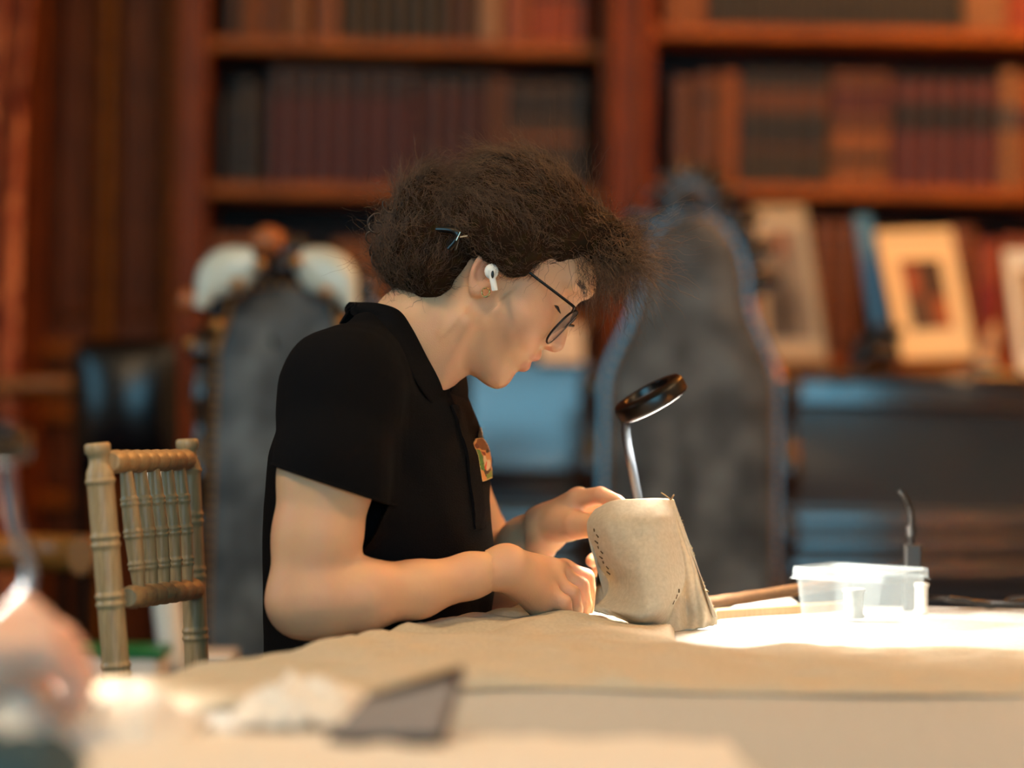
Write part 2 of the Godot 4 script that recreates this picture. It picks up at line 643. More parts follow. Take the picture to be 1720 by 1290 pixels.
# ---------------------------------------------------------------- bookcase and books
const BD := 6.4
func build_bookcase() -> void:
	var zf := 3.0 - BD
	var o := thing("bookcase", "tall built-in wooden bookcase with two open bays full of leather-bound books", "bookcase", Vector3(0.4, 0, zf))
	var xl := P(345, 300, BD).x
	var xc0 := P(1008, 200, BD).x
	var xc1 := P(1096, 200, BD).x
	var xr := P(2120, 300, BD).x
	var b := MB.new()
	bx(b, Vector3(xl - 0.08, 0, zf - 0.34), Vector3(xr + 0.1, 3.2, zf - 0.30), 0.0)
	obj("back_panel", b, M.wood_dark, o)
	for s in [[xl - 0.075, xl, 0.0], [xc0, xc1, 0.03], [xr, xr + 0.1, 0.0]]:
		b = MB.new()
		bx(b, Vector3(s[0], 0, zf - 0.3), Vector3(s[1], 3.2, zf + s[2]), 0.006)
		if s[2] > 0.0:
			for e in [0.25, 0.75]:
				var xm := lerpf(s[0], s[1], e)
				b.tube([Vector3(xm, 0.95, zf + s[2]), Vector3(xm, 3.1, zf + s[2])], 0.014, 10)
		obj("upright", b, M.wood_v, o)
	var shelf_h := 0.032
	for s in [[xl, xc0, P(675, 66, BD).y], [xl, xc0, P(675, 311, BD).y], [xl, xc0, P(675, 520, BD).y], [xc1, xr, P(1400, 45, BD).y], [xc1, xr, P(1400, 311, BD).y], [xc1, xr, P(1400, 606, BD).y]]:
		b = MB.new()
		bx(b, Vector3(s[0], s[2] - shelf_h, zf - 0.3), Vector3(s[1], s[2], zf - 0.006), 0.005)
		obj("shelf", b, M.wood_h, o)
	b = MB.new()
	bx(b, Vector3(xl - 0.075, 0, zf - 0.3), Vector3(xr + 0.1, 0.86, zf - 0.02), 0.006)
	obj("base_cupboard", b, M.wood_v, o)
	b = MB.new()
	bx(b, Vector3(xl - 0.075, 3.0, zf - 0.3), Vector3(xr + 0.1, 3.25, zf + 0.06), 0.02)
	obj("cornice", b, M.wood_h, o)
	var amber := Color(0.58, 0.33, 0.06)
	var tan := Color(0.62, 0.46, 0.28)
	var brown := Color(0.27, 0.15, 0.05)
	var olive := Color(0.20, 0.17, 0.05)
	var green := Color(0.10, 0.12, 0.09)
	var maroon := Color(0.33, 0.10, 0.09)
	var red := Color(0.30, 0.05, 0.035)
	var orange := Color(0.64, 0.27, 0.05)
	var black := Color(0.05, 0.045, 0.045)
	# each run: from px, to px, how many, top py, colour, bands [from, to, colour] as shares of the height from the top, words for the label, group
	var y1 := P(675, 66, BD).y
	var y2 := P(675, 311, BD).y
	var y3 := P(675, 520, BD).y
	var z1 := P(1400, 45, BD).y
	var z2 := P(1400, 311, BD).y
	var z3 := P(1400, 606, BD).y
	run(372, 400, 1, y1, .29, brown, [], "plain brown leather book at the left end of the left bay's top row")
	run(404, 432, 1, y1, .30, amber, [[.2, .3, black]], "amber calf book with a dark label, second from the left end of the top row")
	run(437, 468, 1, y1, .29, brown.lerp(amber, .6), [], "light brown leather book, third from the left end of the top row")
	run(476, 512, 1, y1, .31, amber.lerp(tan, .4), [[.15, .22, maroon]], "pale amber book with a maroon label, fourth from the left end of the top row")
	run(522, 562, 1, y1, .30, amber, [], "wide amber leather book just before the olive books of the top row")
	run(566, 640, 3, y1, .29, olive, [[.12, .2, amber]], "olive leather book with amber band, left bay's top row", "olive books on the left bay's top row")
	run(641, 745, 4, y1, .28, green.lerp(olive, .5), [], "dark green leather book on the left bay's top row", "dark green books on the left bay's top row")
	run(746, 798, 2, y1, .29, brown, [], "dark brown leather book beside the cream volume, top row", "pair of dark brown books on the top row")
	run(800, 838, 1, y1, .31, tan.lightened(.12), [[.4, .48, brown]], "cream vellum book on the left bay's top row")
	run(841, 886, 1, y1, .30, amber.lerp(orange, .5), [], "bright orange-amber book right of the cream vellum book")
	run(888, 985, 3, y1, .29, orange, [[.0, .55, maroon], [.6, .64, black]], "orange calf book with dark red upper half, left bay's top row", "orange and dark red volumes at the right end of the left bay")
	run(366, 388, 1, y2, .20, black, [], "thin black book at the left end of the left bay's middle row")
	run(390, 424, 1, y2, .245, green.darkened(.3), [[.2, .3, olive]], "dark grey-green book with olive label left of the dark red set")
	run(426, 446, 1, y2, .23, black, [], "black book touching the left side of the dark red set")
	run(448, 695, 8, y2, .275, red, [[.0, .22, black.lerp(red, .3)], [.25, .27, brown]], "dark red cloth volume of the left bay's long set", "dark red set on the left bay's middle row")
	run(700, 815, 4, y2, .265, red.darkened(.15), [[.0, .12, black], [.8, .84, maroon]], "darker red volume right of the long dark red set", "darker red volumes on the left bay's middle row")
	run(818, 850, 1, y2, .26, amber.darkened(.35), [], "dull amber book right of the red volumes")
	run(852, 985, 4, y2, .25, olive.lerp(brown, .5), [[.1, .3, black], [.5, .56, amber]], "brown and black banded book ending the left bay's middle row", "brown banded books at the right end of the left bay")
	run(352, 430, 3, y3, .17, amber, [[.2, .3, maroon]], "short amber book low behind the left carved chair", "short amber books low in the left bay")
	run(560, 660, 4, y3, .16, amber.lightened(.05), [], "short golden book low behind the woman's bun", "short golden books behind the woman")
	run(1114, 1182, 2, z1, .30, amber.lightened(.04), [[.3, .42, brown]], "amber book starting the right bay's top row", "two amber books at the left end of the right bay's top row")
	run(1186, 1618, 12, z1, .29, green, [[.3, .36, olive], [.7, .74, olive]], "dark green-black volume in the right bay's top row", "dark green set on the right bay's top row")
	run(1621, 1690, 2, z1, .30, tan, [[.2, .3, brown]], "tan leather book right of the dark green set", "two tan books on the right bay's top row")
	run(1692, 1790, 3, z1, .29, orange, [[.0, .5, maroon]], "orange and red calf book at the top right edge", "orange and red books at the right edge of the top row")
	run(1128, 1164, 1, z2, .25, brown.lerp(amber, .4), [], "dull brown book at the left end of the right bay's middle row")
	run(1168, 1206, 1, z2, .26, brown.lerp(amber, .5), [[.2, .26, black]], "second brown book from the left end of the right bay's middle row")
	run(1209, 1241, 1, z2, .265, amber, [], "amber book touching the olive and black set")
	run(1245, 1392, 4, z2, .27, olive, [[.0, .15, black], [.17, .36, brown.lerp(amber, .45)], [.4, .63, green.darkened(.2)], [.66, .7, amber.darkened(.3)]], "olive volume with black top and amber label in the right bay", "olive and black set on the right bay's middle row")
	run(1396, 1496, 3, z2, .27, amber.lightened(.08), [[.0, .14, brown.lerp(amber, .4)], [.15, .37, maroon.lerp(red, .5)], [.39, .53, amber.darkened(.35)], [.70, .80, olive]], "golden calf volume with dark red label in the right bay", "golden calf volumes on the right bay's middle row")
	run(1500, 1682, 6, z2, .265, maroon.lightened(.07), [[.0, .06, black], [.23, .5, black]], "maroon volume with a broad black band in the right bay", "maroon and black set on the right bay's middle row")
	run(1684, 1714, 1, z2, .28, tan, [[.3, .5, Color(.35, .35, .36)]], "pale tan book with a grey label right of the maroon set")
	run(1717, 1800, 3, z2, .27, amber.lightened(.06), [[.3, .5, maroon]], "golden book with maroon label at the right edge", "golden books at the right edge of the middle row")
	run(1366, 1452, 3, z3, .33, amber.darkened(.12), [[.1, .13, brown], [.22, .25, brown], [.36, .39, brown], [.5, .53, brown], [.66, .69, brown], [.82, .85, brown]], "ribbed amber folio standing between the two framed pictures", "ribbed amber folios behind the picture frames")
	run(1600, 1646, 1, z3, .32, amber.darkened(.1), [[.3, .36, brown]], "tall amber book right of the cream framed picture")
	run(1648, 1690, 1, z3, .29, orange.lightened(.05), [[.35, .65, Color(.55, .12, .06)]], "orange book with a red label right of the cream framed picture")
	run(1692, 1760, 2, z3, .30, orange.lerp(tan, .4), [], "pale orange book behind the white frame at the right edge", "pale orange books behind the white frame")

func which(i: int, many: int) -> String:
	if many == 1:
		return ""
	if i == many - 1:
		return "last on the right, "
	return ["first on the left, ", "second from left, ", "third from left, ", "fourth from left, ", "fifth from left, ", "sixth from left, ", "seventh from left, ", "eighth from left, ", "ninth from left, ", "tenth from left, ", "eleventh from left, "][i]
var leathers := {}
func leather_of(c: Color) -> StandardMaterial3D:
	var k := c.to_html()
	if not leathers.has(k):
		leathers[k] = mat(c, 0.5, M.leather_tex, Vector3(9, 3, 9))
	return leathers[k]

func run(a: float, b: float, many: int, y: float, h: float, col: Color, bands: Array, label: String, group := "") -> void:
	var rng := RandomNumberGenerator.new()
	rng.seed = int(a) * 31 + int(y * 1000)
	var zf := 3.0 - BD
	var first: Node3D
	var w := (b - a) / many / FPX * BD
	for i in many:
		var x := P(a + (b - a) * (i + 0.5) / many, 200, BD).x
		var o: Node3D
		if first == null:
			o = thing("book", which(0, many) + label, "book", Vector3(x, y, zf - 0.03), group)
			first = o
			var bw := w * 0.95
			var dep := 0.2
			var outer := PackedVector2Array()
			for k in 9:   # rounded spine towards +z (here -y of the outline)
				var t := PI * k / 8.0
				outer.append(Vector2(-bw / 2 * cos(t), 0.010 * sin(t)))
			outer.append_array([Vector2(bw / 2, -dep), Vector2(bw / 2 - 0.002, -dep), Vector2(bw / 2 - 0.002, -0.004), Vector2(-bw / 2 + 0.002, -0.004), Vector2(-bw / 2 + 0.002, -dep), Vector2(-bw / 2, -dep)])
			var xf := Transform3D(Basis(Vector3(1, 0, 0), Vector3(0, 0, 1), Vector3(0, 1, 0)), o.position)
			var mb := MB.new()
			mb.prism(outer, 0.0, h, 0.0, xf)
			for e in [0.12, 0.3, 0.5, 0.7, 0.88]:   # raised bands
				var pts := []
				for k in 7:
					var t := PI * k / 6.0
					pts.append(o.position + Vector3(-bw / 2 * cos(t) * 0.98, h * e, 0.0095 * sin(t)))
				mb.tube(pts, 0.0028, 6)
			obj("cover", mb, leather_of(col), o)
			mb = MB.new()
			bx(mb, o.position + Vector3(-bw / 2 + 0.002, 0.004, -dep + 0.006), o.position + Vector3(bw / 2 - 0.002, h - 0.004, -0.004), 0.0)
			obj("page_block", mb, M.pages, o)
			for q in bands:
				mb = MB.new()
				var rows := []
				for yy in [h * (1.0 - q[0]) - (0.001 if q[0] == 0.0 else 0.0), h * (1.0 - q[1])]:
					var ring := PackedVector3Array()
					for k in 9:
						var t := PI * k / 8.0
						ring.append(o.position + Vector3(-bw / 2 * cos(t) * 1.0, yy, 0.0108 * sin(t) + 0.0012))
					for k in range(8, -1, -1):
						var t := PI * k / 8.0
						ring.append(o.position + Vector3(-bw / 2 * cos(t) * 0.98, yy, 0.009 * sin(t)))
					rows.append(ring)
				mb.loft(rows, true, true, true)
				obj("spine_label", mb, leather_of(q[2]), o)
		else:
			o = first.duplicate()
			o.name = numbered("book")
			o.set_meta("label", which(i, many) + label)
			add_child(o, true)
			o.position = Vector3(x, y, zf - 0.03 + rng.randf_range(-0.006, 0.004))
			o.scale = Vector3(1, 1, 1)

# ---------------------------------------------------------------- piano with its pictures
func build_piano() -> void:
	var d := 5.9
	var zf := 3.0 - d
	var x0 := P(792, 700, d).x
	var x1 := P(2000, 700, d).x
	var yt := P(1400, 618, d).y
	var o := thing("piano", "glossy black upright piano in front of the bookcase, picture frames standing on its lid", "piano", Vector3((x0 + x1) / 2, 0, zf))
	var b := MB.new()
	bx(b, Vector3(x0 + 0.01, 0.08, zf - 0.36), Vector3(x1 - 0.01, yt - 0.04, zf - 0.05), 0.004)
	obj("case", b, M.lacquer, o)
	# lid with a rolled front edge
	b = MB.new()
	var prof := PackedVector2Array()
	prof.append(Vector2(-0.38, 0.0))
	prof.append(Vector2(0.0, 0.0))
	for k in 9:
		var t := k / 8.0
		prof.append(Vector2(0.024 + 0.010 * pow(t, 0.8) + (0.0 if k else -0.006), -0.004 - 0.078 * t if k else 0.0))
	prof.append(Vector2(0.0, -0.088))
	prof.append(Vector2(-0.38, -0.05))
	var xf := Transform3D(Basis(Vector3(0, 0, 1), Vector3(0, 1, 0), Vector3(-1, 0, 0)), Vector3(x1, yt, zf))
	b.prism(prof, 0.0, x1 - x0, 0.0, xf, true)
	obj("lid", b, M.lacquer, o)
	# three rounded ledges: fall board, key slip and key bed
	for q in [[873, 30, 0.05], [908, 27, 0.09], [947, 27, 0.12]]:
		b = MB.new()
		var y := P(1400, q[0], d).y
		var h: float = q[1] / FPX * d / 2
		var pr := PackedVector2Array()
		pr.append(Vector2(-0.1, h))
		var lean: float = 2.0 * h * 0.105
		pr.append_array([Vector2(q[2] - 0.004 - lean, h), Vector2(q[2] - lean + 0.0005, h - 0.003), Vector2(q[2], -h + 0.003), Vector2(q[2] - 0.004, -h)])
		pr.append(Vector2(-0.1, -h))
		var x := Transform3D(Basis(Vector3(0, 0, 1), Vector3(0, 1, 0), Vector3(-1, 0, 0)), Vector3(x1 - 0.02, y, zf))
		b.prism(pr, 0.0, x1 - x0 - 0.04 + 0.06, 0.0, x, true)
		obj("ledge", b, M.lacquer, o)
	# end of the case: a curved cheek that mirrors the window
	b = MB.new()
	var ck := PackedVector2Array()
	for k in 13:
		var t := k / 12.0
		ck.append(Vector2(0.10 - 0.0215 * pow(1.0 - t, 1.6), lerpf(P(880, 592, d).y, P(880, 800, d).y, t)))
	ck.append(Vector2(0.03, P(880, 800, d).y))
	ck.append(Vector2(0.03, P(880, 592, d).y))
	b.prism(ck, 0.0, P(985, 700, d).x - x0, 0.0, Transform3D(Basis(Vector3(0, 0, 1), Vector3(0, 1, 0), Vector3(-1, 0, 0)), Vector3(P(985, 700, d).x, 0, zf)), true)
	obj("music_desk", b, M.lacquer_bright, o)
	for x in [x0 + 0.05, x1 - 0.05]:
		b = MB.new()
		bx(b, Vector3(x - 0.04, 0.0, zf - 0.3), Vector3(x + 0.04, 0.62, zf + 0.1), 0.006)
		obj("leg", b, M.lacquer, o)
	# pictures on the lid: leaning frames
	frame_pic("picture_frame", "grey-matted framed picture half hidden behind the right carved chair", [1262, 345, 1352, 345, 1392, 608, 1282, 608], 5.75, Color(0.66, 0.6, 0.47), Color(0.72, 0.69, 0.6), 1)
	frame_pic("picture_frame", "cream-matted framed picture leaning on the piano lid, the one in full view", [1471, 388, 1598, 384, 1640, 598, 1516, 603], 5.7, Color(0.9, 0.82, 0.63), Color(0.9, 0.83, 0.66), 2)
	frame_pic("picture_frame", "white framed picture cut off by the right edge, standing on the piano lid", [1686, 420, 1800, 418, 1830, 622, 1712, 624], 5.6, Color(0.78, 0.83, 0.8), Color(0.86, 0.88, 0.85), 3)
	# a blue folder and small things beside the frames
	b = MB.new()
	slab(b, [P(1436, 362, 5.85), P(1462, 362, 5.85), P(1502, 612, 5.78), P(1476, 612, 5.78)], 0.02)
	tag(obj("folder", b, M.blue), "bright blue folder leaning between the amber folios and the cream framed picture", "folder")
	b = MB.new()
	b.tube(spline([P(1430, 612, 5.72), P(1450, 575, 5.72), P(1482, 552, 5.72), P(1515, 560, 5.72)]), 0.012, 8)
	b.tube(spline([P(1436, 612, 5.70), P(1470, 592, 5.70), P(1508, 600, 5.70)]), 0.016, 8)
	b.ball(P(1478, 590, 5.73), Vector3(0.035, 0.03, 0.02))
	tag(obj("easel", b, M.black), "black stand crouched behind the lower left corner of the cream framed picture", "stand")
	b = MB.new()
	b.box(Vector3(0.085, 0.022, 0.05), 0.006, at(P(1468, 604, 5.95) * Vector3(1, 0, 1) + Vector3(0, yt + 0.0115, 0)))
	tag(obj("box", b, M.gold_wood), "small golden box lying on the piano lid left of the cream frame", "box")
	var gf := thing("figurine", "small pale figurine on a blue foot between the cream frame and the white frame", "figurine", P(1652, 628, 5.95) * Vector3(1, 0, 1) + Vector3(0, yt + 0.0085, 0))
	b = MB.new()
	b.lathe([[0.022, 0.006], [0.02, 0.02], [0.012, 0.035], [0.016, 0.05], [0.012, 0.075], [0.007, 0.09], [0.002, 0.10]], Transform3D(Basis(Vector3(0, 0, 1), -0.25), gf.position), 14)
	obj("body", b, M.paper, gf)
	b = MB.new()
	b.lathe([[0.034, -0.008], [0.036, 0.0], [0.026, 0.008]], at(gf.position), 16)
	obj("foot", b, M.blue, gf)
	# sheet of paper standing on the lid left of the chair
	b = MB.new()
	slab(b, [P(905, 548, 5.8), P(978, 546, 5.8), P(980, 592, 5.76) * Vector3(1, 0, 1) + Vector3(0, yt + 0.0005, 0), P(905, 592, 5.76) * Vector3(1, 0, 1) + Vector3(0, yt + 0.0005, 0)], 0.004)
	tag(obj("paper_sheet", b, M.paper), "cream sheet of paper propped on the piano lid beyond the woman's nose", "paper")

func slab(b: MB, c: Array, thick: float) -> void:   # a four-cornered plate with its thickness behind it
	var nn: Vector3 = (c[1] - c[0]).cross(c[3] - c[0]).normalized()
	if nn.z > 0.0:
		nn = -nn
	var mid: Vector3 = (c[0] + c[1] + c[2] + c[3]) / 4.0
	var e := minf(0.0015, thick * 0.3)
	var rings := []
	for q in [[0.0, 1.0], [e, 0.0], [thick - e, 0.0], [thick, 1.0]]:
		var ring := PackedVector3Array()
		for p in c:
			ring.append(p + (mid - p).normalized() * e * q[1] + nn * q[0])
		rings.append(ring)
	b.loft(rings, true, true, true)

func frame_pic(called: String, label: String, px: Array, d: float, frame: Color, mount: Color, which: int) -> void:
	var c := [P(px[0], px[1], d + 0.1), P(px[2], px[3], d + 0.1), P(px[4], px[5], d), P(px[6], px[7], d)]
	var mid: Vector3 = (c[0] + c[1] + c[2] + c[3]) / 4.0
	var o := thing(called, label, "picture frame", (c[2] + c[3]) / 2.0)
	var back: Vector3 = (c[1] - c[0]).cross(c[3] - c[0]).normalized()
	if back.z > 0.0:
		back = -back
	var b := MB.new()
	for i in 4:
		var a: Vector3 = c[i]
		var e: Vector3 = c[(i + 1) % 4]
		var ai := a.lerp(mid, 0.12)
		var ei := e.lerp(mid, 0.12)
		slab(b, [a, e, ei, ai], 0.014)
	obj("frame", b, mat(frame, 0.5), o)
	b = MB.new()
	var inn := []
	for p in c:
		inn.append(p.lerp(mid, 0.1) + back * 0.006)
	slab(b, inn, 0.004)
	obj("mount", b, mat(mount, 0.8), o)
	var im := Image.create(96, 128, false, Image.FORMAT_RGB8)
	var rng := RandomNumberGenerator.new()
	rng.seed = which
	for y in 128:
		for x in 96:
			var u := x / 96.0
			var v := y / 128.0
			var k := 0.5 + 0.5 * N.get_noise_2d(x * 0.04 + which * 20, y * 0.03)
			var col := Color(0.62, 0.6, 0.54).lerp(Color(0.4, 0.4, 0.38), k)
			if which == 2:
				col = Color(0.42, 0.22, 0.13).lerp(Color(0.2, 0.14, 0.12), smoothstep(0.2, 0.7, u + 0.4 * k - 0.2) * (1.0 - smoothstep(0.45, 0.6, v)))
				col = col.lerp(Color(0.62, 0.34, 0.18), smoothstep(0.55, 0.8, u) * smoothstep(0.45, 0.7, v))
				col = col.lerp(Color(0.3, 0.23, 0.19), smoothstep(0.5, 0.6, v) * (1.0 - smoothstep(0.4, 0.6, u)))
				col = col.lerp(Color(0.68, 0.36, 0.24), exp(-pow((u - 0.22) * 6, 2) - pow((v - 0.3) * 5, 2)))
			elif which == 1:
				col = col.lerp(Color(0.5, 0.28, 0.2), exp(-pow((u - 0.45) * 6, 2) - pow((v - 0.12) * 8, 2)))
				col = col.lerp(Color(0.2, 0.19, 0.19), exp(-pow((u - 0.3) * 3, 2) - pow((v - 0.75) * 3, 2)))
			else:
				col = col.lerp(Color(0.5, 0.4, 0.25), k)
			im.set_pixel(x, y, col)
	var m := mat(Color.WHITE, 0.7)
	m.albedo_texture = ImageTexture.create_from_image(im)
	b = MB.new()
	var g := 0.46 if which == 2 else 0.3
	var q := []
	for p in c:
		q.append(p.lerp(mid, g) + back * 0.004)
	b.v.append_array([q[0], q[1], q[2], q[3]])
	b.uv.append_array([Vector2(0, 0), Vector2(1, 0), Vector2(1, 1), Vector2(0, 1)])
	b.ix.append_array([0, 1, 2, 0, 2, 3])
	b.finish(0, 0, false)
	for k in 4:
		if b.n[k].dot(back) > 0.0:
			b.n[k] = -b.n[k]
	obj("print", b, m, o)
	# strut that holds it up behind
	b = MB.new()
	var foot := Vector3(mid.x, o.position.y + 0.004, mid.z + back.z * 0.16)
	b.tube([mid + back * 0.014, foot], 0.006, 6)
	obj("strut", b, M.black, o)

# ---------------------------------------------------------------- carved chairs and other furniture behind
func arch(cx: float, w: float, y0: float, ys: float, yt: float, neck: float, steps := 14) -> PackedVector2Array:
	# a tall back: straight sides, shoulders drawn in, round head
	var p := PackedVector2Array()
	p.append(Vector2(cx - w / 2, y0))
	p.append(Vector2(cx + w / 2, y0))
	for k in 9:
		var t := k / 8.0
		p.append(Vector2(cx + lerpf(w / 2, neck / 2, smoothstep(0.0, 1.0, t)), lerpf(ys, lerpf(ys, yt, 0.55), t)))
	for k in range(1, steps):
		var a := PI * k / steps
		p.append(Vector2(cx + neck / 2 * cos(a), lerpf(ys, yt, 0.55) + (yt - lerpf(ys, yt, 0.55)) * sin(a)))
	for k in 9:
		var t := 1.0 - k / 8.0
		p.append(Vector2(cx - lerpf(w / 2, neck / 2, smoothstep(0.0, 1.0, t)), lerpf(ys, lerpf(ys, yt, 0.55), t)))
	return p

func scaled(poly: PackedVector2Array, inset: float) -> PackedVector2Array:
	var m := poly.size()
	var out := PackedVector2Array()
	for i in m:
		var e := (poly[(i + 1) % m] - poly[(i + m - 1) % m]).normalized()
		out.append(poly[i] + Vector2(-e.y, e.x) * inset)
	return out

func carved_chair(label: String, xc: float, d: float, w: float, yt: float, ys: float, neck: float, turn: float, crest_top: float) -> Node3D:
	var o := thing("carved_chair", label, "chair", Vector3(xc, 0, 3.0 - d))
	var y0 := 0.52
	var tilt := Basis(Vector3.UP, turn) * Basis(Vector3.RIGHT, -0.06)
	var xf := Transform3D(tilt, Vector3(xc, 0, 3.0 - d)) * Transform3D(Basis(), Vector3(0, 0, 0))
	var outer := arch(0, w, y0, ys, yt, neck)
	var b := MB.new()
	b.prism(outer, -0.03, 0.012, 0.006, xf, false)
	obj("back_frame", b, M.carved, o)
	# padded upholstery, domed
	b = MB.new()
	var rings := []
	for q in [[0.016, 0.010], [0.018, 0.02], [0.03, 0.028], [0.055, 0.034], [0.09, 0.037]]:
		var s := scaled(outer, q[0])
		var ring := PackedVector3Array()
		for p in s:
			ring.append(xf * Vector3(p.x, p.y, q[1] + 0.004 * N.get_noise_2d(p.x * 14.0, p.y * 9.0)))
		rings.append(ring)
	b.loft(rings, true, true)
	obj("upholstery", b, M.leather, o)
	# brass nails round the cover
	b = MB.new()
	var rim := scaled(outer, 0.021)
	for i in range(1, rim.size()):
		var p0 := rim[i]
		var p1 := rim[(i + 1) % rim.size()]
		var many := maxi(1, int(p0.distance_to(p1) / 0.017))
		for k in many:
			var p := p0.lerp(p1, float(k) / many)
			b.ball(xf * Vector3(p.x, p.y, 0.026), Vector3(0.0058, 0.0058, 0.005), Basis(), 6)
	var nails := obj("nailheads", b, M.brass, o)
	nails.set_meta("kind", "stuff")
	# carved crest: shell in the middle, scrolls running down both shoulders
	b = MB.new()
	var hb := lerpf(ys, yt, 0.55)
	for s in [-1, 1]:
		for k in 5:
			var a = PI / 2 - s * (0.22 + 0.33 * k)
			var at_ := Vector3(neck * 0.58 * cos(a), hb + (yt - hb) * 1.10 * sin(a), 0.0)
			var r := 0.040 - 0.003 * k
			var pts := []
			var rr := []
			for j in 15:
				var t := j / 14.0
				var an = a + s * (t * 5.2)
				pts.append(xf * (at_ + Vector3(cos(an), sin(an), 0) * r * (1.0 - 0.72 * t) + Vector3(0, 0, 0.012 * t)))
				rr.append(0.0145 - 0.006 * t)
			b.tube(pts, rr, 8)
			b.ball(xf * (at_ + Vector3(0, 0, 0.012)), Vector3(0.011, 0.011, 0.011), Basis(), 8)
	obj("scrolls", b, M.carved, o)
	b = MB.new()
	for k in 7:
		var a := PI * (0.08 + 0.84 * k / 6.0)
		var ax := Vector3(cos(a), sin(a), 0)
		var l := crest_top - yt
		b.ball(xf * (Vector3(0, yt + 0.006, 0.008) + ax * l * 0.5), Vector3(l * 0.19, l * 0.55, 0.016), tilt * Basis(Vector3(0, 0, 1), a - PI / 2), 10)
	b.ball(xf * Vector3(0, yt + 0.01, 0.02), Vector3(0.022, 0.022, 0.018), Basis(), 12)
	obj("shell_crest", b, M.carved, o)
	# carved side posts with turned swellings
	for s in [-1, 1]:
		b = MB.new()
		var pr := []
		var y := 0.0
		while y <= ys - 0.02:
			pr.append([0.019 + 0.006 * sin(y * 46.0) + 0.004 * sin(y * 17.0), y])
			y += 0.012
		pr.append([0.024, ys - 0.01])
		pr.append([0.027, ys + 0.005])
		pr.append([0.018, ys + 0.03])
		pr.append([0.004, ys + 0.045])
		b.lathe(pr, xf * at(Vector3(s * (w / 2 + 0.012), 0, -0.01)), 14)
		obj("post", b, M.carved, o)
	# seat, front legs and stretcher
	b = MB.new()
	b.box(Vector3(w + 0.06, 0.07, 0.44), 0.015, xf * at(Vector3(0, 0.45, 0.21)))
	obj("seat", b, M.leather, o)
	for s in [-1, 1]:
		b = MB.new()
		b.lathe([[0.03, 0.0], [0.035, 0.02], [0.02, 0.05], [0.028, 0.12], [0.018, 0.2], [0.03, 0.28], [0.022, 0.34], [0.032, 0.41]], xf * at(Vector3(s * (w / 2), 0, 0.38)), 14)
		obj("leg", b, M.carved, o)
	b = MB.new()
	b.tube([xf * Vector3(-w / 2, 0.15, 0.38), xf * Vector3(w / 2, 0.15, 0.38)], 0.016, 10)
	obj("stretcher", b, M.carved, o)
	return o

